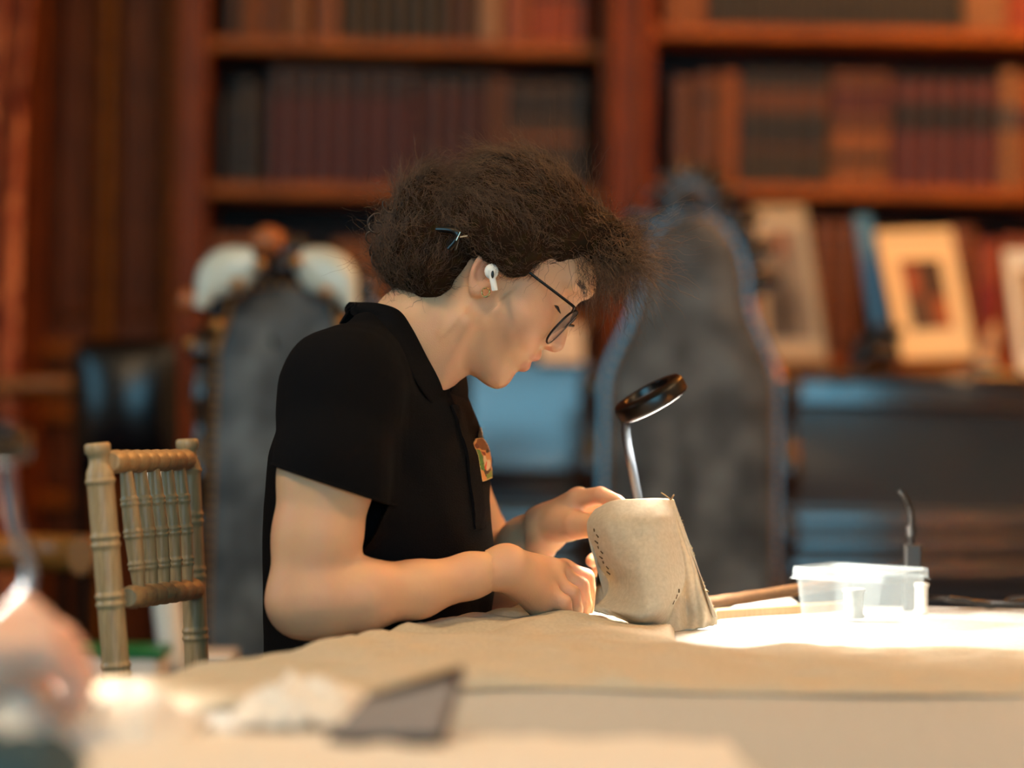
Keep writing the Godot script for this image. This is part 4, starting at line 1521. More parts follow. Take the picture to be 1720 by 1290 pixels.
	# dark glossy phone propped in the foreground, on a folded white paper
	o = thing("phone", "dark glossy phone propped up at a slant on the cloth in the foreground", "phone", P(650, 1235, 1.93))
	b = MB.new()
	var pc := [P(618, 1165, 2.03), P(778, 1117, 2.06), P(742, 1238, 1.90), P(548, 1238, 1.90)]
	slab(b, pc, 0.009)
	obj("case", b, M.black, o)
	b = MB.new()
	var mid: Vector3 = (pc[0] + pc[1] + pc[2] + pc[3]) / 4.0
	var nn: Vector3 = (pc[1] - pc[0]).cross(pc[3] - pc[0]).normalized()
	if nn.z < 0.0:
		nn = -nn
	var sc := []
	for p in [pc[0].lerp(pc[3], 0.22), pc[1].lerp(pc[2], 0.22), pc[2], pc[3]]:
		sc.append(p.lerp(mid, 0.05) + nn * 0.0012)
	slab(b, sc, 0.001)
	var scr := mat(Color(0.55, 0.55, 0.56), 0.25)  # grey reflection on the dark glass, put into its colour
	obj("screen", b, scr, o)
	# pale tissue and a wooden awl in the foreground
	b = MB.new()
	b.sheet(30, 20, func(s: float, t: float) -> Vector3:
		var p := Vector3(lerpf(P(440, 1, 2.2).x, P(640, 1, 2.1).x, s), 0, lerpf(0.78, 0.98, t))
		var hgt := sin(PI * clampf(s, 0, 1)) * sin(PI * t)
		return p + Vector3(0, TOP + 0.012 + hgt * (0.022 + 0.010 * N.get_noise_2d(s * 4.0, t * 4.0)) + 0.006 * N.get_noise_2d(s * 9.0, t * 9.0), 0), 0.0012)
	tag(obj("tissue", b, M.white_cloth), "pale crumpled tissue just left of the propped phone", "tissue")
	b = MB.new()
	b.sheet(36, 26, func(s: float, t: float) -> Vector3:
		var p := Vector3(lerpf(P(118, 1, 1.95).x, P(345, 1, 1.95).x, s), 0, lerpf(0.92, 1.16, t))
		var hgt := pow(sin(PI * clampf(s, 0, 1)), 0.7) * sin(PI * t)
		return p + Vector3(0, TOP + 0.010 + hgt * (0.030 + 0.012 * N.get_noise_2d(s * 3.0 + 5.0, t * 3.0)) + 0.005 * N.get_noise_2d(s * 8.0, t * 7.0), 0), 0.0012)
	tag(obj("white_cloth", b, M.white_cloth), "white crumpled cloth beside the foreground hand", "cloth")
	b = MB.new()
	b.sheet(60, 20, func(s: float, t: float) -> Vector3:
		var z := lerpf(1.02, 1.5, t)
		var p := Vector3(lerpf(P(175, 1, 1.95).x, 0.16, s), 0, z)
		return p + Vector3(0, TOP + 0.010 + 0.004 * N.get_noise_2d(s * 8.0, t * 5.0) + 0.006 * sin(PI * t), 0), 0.0015)
	tag(obj("folded_cloth", b, M.white_cloth), "white folded cloth lying flat along the bottom of the foreground", "cloth")
	var aw := thing("awl", "small brown wooden handle poking out left of the pale tissue", "tool", P(270, 1174, 2.28))
	b = MB.new()
	b.lathe([[0.004, -0.02], [0.009, -0.014], [0.0105, 0.0], [0.009, 0.012], [0.004, 0.017]], Transform3D(Basis(Vector3(0, 0, 1), 1.2), aw.position), 14)
	obj("handle", b, M.stick, aw)
	b = MB.new()
	b.tube([aw.position + Vector3(0.017, -0.007, 0), aw.position + Vector3(0.06, -0.012, 0.01)], 0.0014, 6)
	obj("spike", b, M.steel, aw)

# ---------------------------------------------------------------- bodies: distance fields meshed as surface nets
func smin(a: float, b: float, k: float) -> float:
	var h := maxf(k - absf(a - b), 0.0) / k
	return minf(a, b) - h * h * k * 0.25
func smax(a: float, b: float, k: float) -> float:
	return -smin(-a, -b, k)
func cap(p: Vector3, q: Array) -> float:
	var pa: Vector3 = p - q[0]
	var ba: Vector3 = q[1] - q[0]
	var h := clampf(pa.dot(ba) / maxf(ba.length_squared(), 1e-9), 0.0, 1.0)
	return (pa - ba * h).length() - lerpf(q[2], q[3], h)
func caps(p: Vector3, list: Array, k: float) -> float:
	var d := 1.0
	for q in list:
		d = smin(d, cap(p, q), k)
	return d
func chain(pts: Array, radii: Array) -> Array:
	var out := []
	for i in pts.size() - 1:
		out.append([pts[i], pts[i + 1], radii[i], radii[i + 1]])
	return out

func nets(b: MB, fn: Callable, lo: Vector3, hi: Vector3, h: float, tint: Variant = null, slack := 1.3) -> void:
	var n := Vector3i(((hi - lo) / h).ceil()) + Vector3i.ONE
	var nx := n.x + 1
	var ny := n.y + 1
	var nz := n.z + 1
	var val := PackedFloat32Array()
	val.resize(nx * ny * nz)
	val.fill(1e9)
	var cell := PackedInt32Array()
	cell.resize(nx * ny * nz)
	cell.fill(-1)
	var B := 6
	var reach := 0.5 * sqrt(3.0) * B * h * slack
	var sx := 1
	var sy := nx
	var sz := nx * ny
	var off := [0, sx, sy, sx + sy, sz, sz + sx, sz + sy, sz + sx + sy]
	var vo := [Vector3(0, 0, 0), Vector3(1, 0, 0), Vector3(0, 1, 0), Vector3(1, 1, 0), Vector3(0, 0, 1), Vector3(1, 0, 1), Vector3(0, 1, 1), Vector3(1, 1, 1)]
	var edges := [0, 1, 2, 3, 4, 5, 6, 7, 0, 2, 1, 3, 4, 6, 5, 7, 0, 4, 1, 5, 2, 6, 3, 7]
	var v0 := b.v.size()
	var i0 := b.ix.size()
	var made := PackedInt32Array()
	for bz in range(0, n.z, B):
		for by in range(0, n.y, B):
			for bx_ in range(0, n.x, B):
				var c := lo + Vector3(bx_ + B * 0.5, by + B * 0.5, bz + B * 0.5) * h
				if absf(fn.call(c)) > reach:
					continue
				for z in range(bz, mini(bz + B, n.z)):
					for y in range(by, mini(by + B, n.y)):
						for x in range(bx_, mini(bx_ + B, n.x)):
							var id := x + y * sy + z * sz
							var neg := 0
							for k in 8:
								var w: int = id + off[k]
								if val[w] > 1e8:
									val[w] = fn.call(lo + (Vector3(x, y, z) + vo[k]) * h)
								if val[w] < 0.0:
									neg += 1
							if neg == 0 or neg == 8:
								continue
							var acc := Vector3.ZERO
							var cnt := 0
							for e in 12:
								var ka: int = edges[2 * e]
								var kb: int = edges[2 * e + 1]
								var da := val[id + off[ka]]
								var db := val[id + off[kb]]
								if (da < 0.0) != (db < 0.0):
									acc += vo[ka].lerp(vo[kb], da / (da - db))
									cnt += 1
							cell[id] = b.v.size()
							made.append(id)
							b.v.append(lo + (Vector3(x, y, z) + acc / cnt) * h)
	for id in made:
		var a := val[id]
		for ax in 3:
			var s: int = [sx, sy, sz][ax]
			var d := val[id + s]
			if d > 1e8 or (a < 0.0) == (d < 0.0):
				continue
			var u: int = [sy, sz, sx][ax]
			var w: int = [sz, sx, sy][ax]
			if id - u - w < 0:
				continue
			var c0 := cell[id]
			var c1 := cell[id - u]
			var c2 := cell[id - u - w]
			var c3 := cell[id - w]
			if c0 < 0 or c1 < 0 or c2 < 0 or c3 < 0:
				continue
			if a < 0.0:
				b.ix.append_array([c0, c3, c2, c0, c2, c1])
			else:
				b.ix.append_array([c0, c1, c2, c0, c2, c3])
	b.finish(v0, i0, false)
	if tint != null:
		b.colored = true
		for k in range(v0, b.v.size()):
			b.c[k] = tint.call(b.v[k])

# cut away what lies where g > 0, then give the sheet a thickness
func clip(b: MB, g: Callable) -> void:
	var gv := PackedFloat32Array()
	for p in b.v:
		gv.append(g.call(p))
	var out := PackedInt32Array()
	var mids := {}
	for k in range(0, b.ix.size(), 3):
		var t := [b.ix[k], b.ix[k + 1], b.ix[k + 2]]
		var poly := []
		for i in 3:
			var a: int = t[i]
			var c: int = t[(i + 1) % 3]
			if gv[a] <= 0.0:
				poly.append(a)
			if (gv[a] <= 0.0) != (gv[c] <= 0.0):
				var key := mini(a, c) * 10000000 + maxi(a, c)
				if not mids.has(key):
					var f := gv[a] / (gv[a] - gv[c])
					mids[key] = b.v.size()
					b.v.append(b.v[a].lerp(b.v[c], f))
					b.n.append(b.n[a].lerp(b.n[c], f).normalized())
					b.c.append(b.c[a])
					b.uv.append(Vector2.ZERO)
				poly.append(mids[key])
		for i in range(1, poly.size() - 1):
			out.append_array([poly[0], poly[i], poly[i + 1]])
	b.ix = out
func thicken(b: MB, th: float) -> void:
	var m := b.v.size()
	var count := {}
	for k in range(0, b.ix.size(), 3):
		for i in 3:
			var a := b.ix[k + i]
			var c := b.ix[k + (i + 1) % 3]
			count[a * 10000000 + c] = true
	for k in m:
		b.v.append(b.v[k] - b.n[k] * th)
		b.n.append(-b.n[k])
		b.c.append(b.c[k])
		b.uv.append(Vector2.ZERO)
	var base := b.ix.duplicate()
	for k in range(0, base.size(), 3):
		b.ix.append_array([base[k] + m, base[k + 2] + m, base[k + 1] + m])
	for key in count:
		var a: int = key / 10000000
		var c: int = key % 10000000
		if not count.has(c * 10000000 + a):
			b.ix.append_array([a, c + m, c, a, a + m, c + m])

# ---------------------------------------------------------------- the woman: shape
var HO: Vector3
var HF: Vector3
var HU: Vector3
var HS: Vector3
var head_tab := {}
func table(keys: Array) -> PackedFloat32Array:   # 128 samples between u = -0.095 and 0.135
	var t := PackedFloat32Array()
	for i in 129:
		var u := -0.095 + 0.23 * i / 128.0
		var k := 0
		while k < keys.size() - 2 and u > keys[k + 1].x:
			k += 1
		var f := clampf((u - keys[k].x) / (keys[k + 1].x - keys[k].x), 0, 1)
		var pre: Vector2 = keys[maxi(k - 1, 0)]
		var post: Vector2 = keys[mini(k + 2, keys.size() - 1)]
		var dx: float = keys[k + 1].x - keys[k].x
		var m0: float = (keys[k + 1].y - pre.y) / maxf(keys[k + 1].x - pre.x, 1e-4) * dx
		var m1: float = (post.y - keys[k].y) / maxf(post.x - keys[k].x, 1e-4) * dx
		var f2 := f * f
		var f3 := f2 * f
		t.append((2 * f3 - 3 * f2 + 1) * keys[k].y + (f3 - 2 * f2 + f) * m0 + (-2 * f3 + 3 * f2) * keys[k + 1].y + (f3 - f2) * m1)
	return t
func look(t: PackedFloat32Array, u: float) -> float:
	var x := clampf((u + 0.095) / 0.23, 0.0, 0.9999) * 128.0
	var i := int(x)
	return lerpf(t[i], t[i + 1], x - i)
func H(f: float, u: float, s: float) -> Vector3:
	return HO + HF * f + HU * u + HS * s
func V(l: Array) -> Array:
	var o := []
	for k in range(0, l.size(), 2):
		o.append(Vector2(l[k], l[k + 1]))
	return o

var nose := []
var lips_up := []
var lips_low := []
var ear_parts := []
func setup_head() -> void:
	HO = Q(826, 466, 0.0)
	var f0 := Vector3(0.731, -0.682, 0)
	HU = Vector3(0.682, 0.731, 0)
	var yaw := 0.04
	HF = f0 * cos(yaw) + Vector3(0, 0, 1) * sin(yaw)
	HS = Vector3(0, 0, 1) * cos(yaw) - f0 * sin(yaw)
	head_tab.f = table(V([-0.095, 0.040, -0.0905, 0.062, -0.087, 0.080, -0.080, 0.0885, -0.074, 0.0905, -0.060, 0.0895, -0.048, 0.0925, -0.037, 0.0935, -0.028, 0.0945, -0.018, 0.0935, 0.0, 0.0865, 0.02, 0.0835, 0.038, 0.0835, 0.05, 0.0865, 0.063, 0.0890, 0.08, 0.0845, 0.1, 0.071, 0.115, 0.051, 0.128, 0.022, 0.135, -0.005]))
	head_tab.b = table(V([-0.095, 0.01, -0.085, 0.002, -0.07, -0.006, -0.05, -0.012, -0.03, -0.05, -0.01, -0.074, 0.01, -0.086, 0.04, -0.094, 0.07, -0.093, 0.095, -0.080, 0.115, -0.058, 0.128, -0.04, 0.135, -0.02]))
	head_tab.w = table(V([-0.095, 0.018, -0.088, 0.027, -0.08, 0.036, -0.07, 0.044, -0.055, 0.051, -0.04, 0.0565, -0.02, 0.062, 0.0, 0.066, 0.02, 0.069, 0.05, 0.072, 0.075, 0.070, 0.1, 0.058, 0.118, 0.040, 0.13, 0.02, 0.135, 0.008]))
	nose = [[Vector3(0.0805, 0.040, 0), Vector3(0.0955, 0.006, 0), 0.0065, 0.0085], [Vector3(0.0955, 0.006, 0), Vector3(0.0995, -0.003, 0), 0.0095, 0.0115]]
	lips_up = [[Vector3(0.0935, -0.0285, 0), Vector3(0.0885, -0.0320, 0.014), 0.0075, 0.0058], [Vector3(0.0885, -0.0320, 0.014), Vector3(0.0790, -0.0365, 0.0245), 0.0058, 0.003]]
	lips_low = [[Vector3(0.0920, -0.0450, 0), Vector3(0.0875, -0.0435, 0.012), 0.0082, 0.0068], [Vector3(0.0875, -0.0435, 0.012), Vector3(0.0785, -0.0385, 0.0235), 0.0065, 0.003]]

func head_local(q: Vector3) -> float:   # q = (f, u, s)
	var s := absf(q.z)
	var uc := clampf(q.y, -0.0945, 0.1345)
	var ff := look(head_tab.f, uc)
	var fb := look(head_tab.b, uc)
	var w := look(head_tab.w, uc)
	var fc := lerpf(0.012, -0.022, smoothstep(-0.06, 0.06, uc))
	fc = clampf(fc, fb + 0.01, ff - 0.01)
	var a := (ff - fc) if q.x > fc else (fc - fb)
	var x := absf(q.x - fc) / a
	var y := s / w
	var qq := pow(pow(x, 2.25) + pow(y, 2.25), 1.0 / 2.25)
	var d := (qq - 1.0) * minf(a, w)
	if q.y != uc:
		d = sqrt(pow(maxf(d, 0.0), 2) + pow(q.y - uc, 2)) if d > 0.0 else maxf(d, absf(q.y - uc))
	if q.x > 0.03:
		var m := Vector3(q.x, q.y, s)
		d = smin(d, (m - Vector3(0.052, -0.006, 0.036)).length() - 0.029, 0.02)
		d = smin(d, (m - Vector3(0.0715, -0.070, 0.004)).length() - 0.0195, 0.012)
		d = smin(d, cap(m, [Vector3(0.0825, 0.062, 0.004), Vector3(0.069, 0.057, 0.042), 0.0075, 0.0065]), 0.015)
		d = smax(d, -((m - Vector3(0.093, 0.033, 0.033)).length() - 0.017), 0.012)
		d = smin(d, (m - Vector3(0.0635, 0.032, 0.0315)).length() - 0.0135, 0.004)
		d = smin(d, caps(m, nose, 0.006), 0.010)
		d = smin(d, (m - Vector3(0.0915, -0.0085, 0.0130)).length() - 0.0082, 0.0035)
		d = smax(d, -((m - Vector3(0.0985, -0.0165, 0.0095)).length() - 0.0050), 0.003)
		d = smin(d, caps(m, lips_up, 0.004), 0.0035)
		d = smin(d, caps(m, lips_low, 0.004), 0.0035)
	elif q.x > -0.06 and s > 0.04:
		var e := Vector3(q.x, q.y, s) - Vector3(-0.006, 0.003, 0.0715)
		var nx := Vector3(0.35, -0.1, 0.93).normalized()
		var ny := Vector3(-0.22, 0.97, 0.19).normalized()
		var nz := nx.cross(ny)
		var l := Vector3(e.dot(nz), e.dot(ny), e.dot(nx))
		var r := Vector2(l.x / 0.0145, l.y / 0.028).length()
		var disc := smax((r - 1.0) * 0.0145, absf(l.z + 0.001) - 0.0035, 0.004)
		var helix := Vector2((r - 0.9) * 0.018, l.z - 0.003).length() - 0.0036
		var ear := smin(disc, helix, 0.003)
		ear = smin(ear, (l - Vector3(-0.003, -0.026, 0.001)).length() - 0.0085, 0.006)
		ear = smax(ear, -((l - Vector3(-0.005, -0.002, 0.010)).length() - 0.010), 0.004)
		d = smin(d, ear, 0.006)
	return d

var TO: Vector3
var TF := Vector3(0.94, 0, 0.342)
var TS := Vector3(-0.342, 0, 0.94)
var torso_rows := []
func setup_torso() -> void:
	# py, left px, right px, half width across the shoulders
	for r in [[1420, 430, 800, 0.185], [1300, 435, 805, 0.18], [1200, 446, 806, 0.165], [1110, 453, 812, 0.152], [1050, 451, 820, 0.148], [950, 449, 827, 0.15], [850, 452, 824, 0.158], [760, 462, 812, 0.165], [700, 482, 796, 0.168], [640, 515, 772, 0.163], [600, 540, 752, 0.148], [570, 562, 736, 0.118], [548, 585, 718, 0.085], [530, 612, 696, 0.05]]:
		var l := Q(r[1], r[0], 0)
		var rr := Q(r[2], r[0], 0)
		var e := (rr.x - l.x) / 2
		var dep := sqrt(maxf(e * e - pow(r[3] * 0.342, 2), 0.0009)) / 0.94
		torso_rows.append([l.y * 0.5 + rr.y * 0.5, (l.x + rr.x) / 2, dep, r[3]])
func torso(p: Vector3, grow: float) -> float:
	var k := 0
	while k < torso_rows.size() - 2 and p.y > torso_rows[k + 1][0]:
		k += 1
	var a = torso_rows[k]
	var b = torso_rows[k + 1]
	var t = (p.y - a[0]) / (b[0] - a[0])
	var over = maxf(0.0, t - 1.0) * (b[0] - a[0]) + maxf(0.0, -t) * (b[0] - a[0])
	t = clampf(t, 0, 1)
	var c := Vector3(lerpf(a[1], b[1], t), 0, 0)
	var dep := lerpf(a[2], b[2], t) + grow
	var wid := lerpf(a[3], b[3], t) + grow
	var q := Vector3(p.x, 0, p.z) - c
	var x := absf(q.dot(TF)) / dep
	var y := absf(q.dot(TS)) / wid
	var d := (pow(pow(x, 2.15) + pow(y, 2.15), 1.0 / 2.15) - 1.0) * minf(dep, wid)
	if over > 0.0:
		d = sqrt(pow(maxf(d, 0.0), 2) + over * over) if d > 0.0 else maxf(d * 0.5, over)
	return d

var arm_r := []
var arm_l := []
var hand_r := []
var hand_l := []
var fing_r := []
var fing_l := []
var neck := []
func setup_limbs() -> void:
	var sr := Q(574, 652, 0.15)
	var er := Q(512, 1008, 0.205)
	arm_r = chain([sr, Q(548, 800, 0.185), Q(533, 900, 0.195), er], [0.052, 0.0485, 0.0445, 0.0385])
	arm_r += chain([er, Q(545, 1006, 0.205), Q(610, 1000, 0.195), Q(700, 990, 0.165), Q(790, 967, 0.13), Q(850, 953, 0.105)], [0.0375, 0.0365, 0.0355, 0.0285, 0.0225, 0.0195])
	var wr := Q(850, 953, 0.105)
	hand_r = [[wr, Q(946, 957, -0.012), 0.019, 0.0115], [wr, Q(940, 967, 0.01), 0.019, 0.0115], [wr, Q(931, 982, 0.035), 0.0195, 0.0115], [wr, Q(918, 1000, 0.06), 0.0195, 0.0125], [Q(872, 972, 0.09), Q(905, 1012, 0.055), 0.02, 0.0165]]
	fing_r = [
		chain([Q(946, 957, -0.012), Q(984, 970, -0.012), Q(991, 1005, -0.015), Q(984, 1036, -0.015)], [0.0108, 0.0096, 0.0082, 0.0068]),
		chain([Q(940, 967, 0.01), Q(975, 984, 0.012), Q(982, 1016, 0.008), Q(974, 1044, 0.004)], [0.0112, 0.0098, 0.0084, 0.007]),
		chain([Q(931, 982, 0.035), Q(960, 997, 0.037), Q(967, 1024, 0.03), Q(956, 1048, 0.022)], [0.0112, 0.0096, 0.0082, 0.007]),
		chain([Q(918, 1000, 0.06), Q(946, 1012, 0.062), Q(951, 1034, 0.052), Q(938, 1052, 0.042)], [0.0112, 0.0092, 0.0078, 0.0066]),
		chain([Q(880, 968, 0.03), Q(918, 1000, -0.02), Q(950, 1020, -0.028), Q(974, 1034, -0.022)], [0.016, 0.0125, 0.0098, 0.0075])]
	var sl := Q(668, 645, -0.15)
	var el := Q(822, 985, -0.235)
	arm_l = chain([sl, Q(745, 800, -0.20), Q(800, 920, -0.23), el], [0.052, 0.047, 0.0415, 0.038])
	arm_l += chain([el, Q(850, 955, -0.20), Q(886, 918, -0.14), Q(915, 888, -0.10)], [0.037, 0.038, 0.0335, 0.0235])
	var wl := Q(915, 888, -0.10)
	hand_l = [[wl, Q(968, 840, -0.065), 0.022, 0.0125], [wl, Q(972, 838, -0.085), 0.021, 0.0125], [wl, Q(975, 848, -0.105), 0.02, 0.012], [wl, Q(975, 865, -0.12), 0.02, 0.0115], [Q(925, 882, -0.085), Q(955, 880, -0.06), 0.021, 0.0185]]
	fing_l = [
		chain([Q(968, 840, -0.065), Q(1008, 832, -0.035), Q(1036, 843, -0.015), Q(1058, 858, -0.004)], [0.0115, 0.0098, 0.0082, 0.0068]),
		chain([Q(972, 838, -0.085), Q(1020, 850, -0.095), Q(1036, 895, -0.09), Q(1024, 930, -0.075)], [0.0115, 0.0098, 0.0084, 0.007]),
		chain([Q(975, 848, -0.105), Q(1028, 872, -0.12), Q(1034, 916, -0.105), Q(995, 942, -0.085)], [0.011, 0.0096, 0.0084, 0.0078]),
		chain([Q(975, 865, -0.12), Q(1022, 895, -0.14), Q(1034, 935, -0.125), Q(1003, 959, -0.105)], [0.0105, 0.0092, 0.008, 0.0072]),
		chain([Q(940, 880, -0.07), Q(968, 882, -0.04), Q(998, 884, -0.018), Q(1028, 880, -0.006)], [0.019, 0.0160, 0.0125, 0.0085])]
	neck = [[Q(672, 592, -0.005), Q(705, 560, -0.002), 0.050, 0.052], [Q(705, 560, -0.002), Q(770, 510, 0.0), 0.052, 0.053], [Q(735, 610, 0.005), Q(775, 565, 0.0), 0.030, 0.034]]

func local_head(p: Vector3) -> Vector3:
	var q := p - HO
	return Vector3(q.dot(HF), q.dot(HU), q.dot(HS))
func head_field(p: Vector3) -> float:
	var q := local_head(p)
	var d := head_local(q)
	var nk := caps(p, neck, 0.02)
	# the string of muscle from behind the ear to the throat
	nk = smin(nk, cap(p, [Q(782, 540, 0.058), Q(722, 655, 0.022), 0.011, 0.009]), 0.02)
	return smin(d, nk, 0.016)
func hand_field(p: Vector3, palm: Array, fingers: Array, arm: Array) -> float:
	var d := caps(p, palm, 0.012)
	d = smin(d, cap(p, arm[arm.size() - 1]), 0.012)
	var f := 1.0
	for c in fingers:
		f = minf(f, caps(p, c, 0.002)) if f > 0.5 else smin(f, caps(p, c, 0.002), 0.0016)
	return smin(d, f, 0.0075)

func skin_tint(p: Vector3) -> Color:
	var q := local_head(p)
	var base := Color(0.66, 0.37, 0.20)
	var red := 0.0
	var m := Vector3(q.x, q.y, absf(q.z))
	if q.length() < 0.2:
		red += 0.8 * exp(-pow((m - Vector3(0.062, -0.004, 0.042)).length() / 0.022, 2))
		red += 0.7 * exp(-pow((m - Vector3(0.104, -0.002, 0)).length() / 0.013, 2))
		red += 0.9 * exp(-pow((m - Vector3(-0.012, 0.0, 0.076)).length() / 0.022, 2))
	for c in fing_r + fing_l:
		red += 0.55 * exp(-pow((p - c[0][1]).length() / 0.014, 2)) + 0.35 * exp(-pow((p - c[0][0]).length() / 0.014, 2))
	base = base.lerp(Color(0.56, 0.235, 0.15), clampf(red, 0, 1) * 0.8)
	base = base.lerp(Color(0.58, 0.30, 0.19), 0.25 + 0.35 * N.get_noise_3d(p.x * 22, p.y * 22, p.z * 22))
	if q.x > 0.07 and q.y < -0.018 and q.y > -0.06 and m.z < 0.027:
		var l := minf(caps(m, lips_up, 0.002), caps(m, lips_low, 0.002))
		base = base.lerp(Color(0.50, 0.16, 0.11), 0.6 * smoothstep(0.0022, 0.0, l))
	return base

func build_woman() -> void:
	setup_head()
	setup_torso()
	setup_limbs()
	var w := thing("person", "woman in a black polo shirt with curly dark hair bent over her sewing", "person", Vector3(-0.17, 0, 0))
	var tint := func(p: Vector3) -> Color: return skin_tint(p)
	var b := MB.new()
	nets(b, head_field, HO + Vector3(-0.175, -0.16, -0.12), HO + Vector3(0.16, 0.165, 0.12), 0.0026, tint, 1.5)
	var rlo := Vector3(Q(430, 1, 0.2).x, Q(500, 1110, 0.2).y, 0.03)
	var rhi := Vector3(Q(838, 1, 0.11).x, Q(500, 720, 0.2).y, 0.28)
	nets(b, func(p: Vector3) -> float: return caps(p, arm_r, 0.014), rlo, rhi, 0.0048, tint)
	nets(b, func(p: Vector3) -> float: return hand_field(p, hand_r, fing_r, arm_r), Vector3(rhi.x - 0.006, Q(900, 1080, 0.05).y, -0.06), Vector3(Q(1012, 900, 0.05).x, Q(900, 905, 0.1).y, 0.145), 0.0022, tint)
	var llo := Vector3(Q(700, 1, -0.2).x, Q(800, 1045, -0.2).y, -0.31)
	var lhi := Vector3(Q(905, 1, -0.1).x, Q(800, 760, -0.2).y, -0.05)
	nets(b, func(p: Vector3) -> float: return caps(p, arm_l, 0.014), llo, lhi, 0.0048, tint)
	nets(b, func(p: Vector3) -> float: return hand_field(p, hand_l, fing_l, arm_l), Vector3(lhi.x - 0.006, Q(950, 985, -0.06).y, -0.16), Vector3(Q(1080, 900, -0.05).x, Q(980, 795, -0.06).y, 0.02), 0.0022, tint)
	# the trunk under the shirt joins neck and arms
	nets(b, func(p: Vector3) -> float:
		return smin(smin(torso(p, -0.02), caps(p, neck, 0.02) + 0.003, 0.012), smin(caps(p, arm_r.slice(0, 2), 0.02), caps(p, arm_l.slice(0, 2), 0.02), 0.02) + 0.002, 0.012), Vector3(-0.36, 0.55, -0.3), Vector3(0.06, 1.13, 0.3), 0.014, tint)
	var body := obj("body", b, M.skin, w)
	build_shirt(w)
	build_legs(w)
	build_hair(w)
	build_face_things(w)
	body.name = "body"

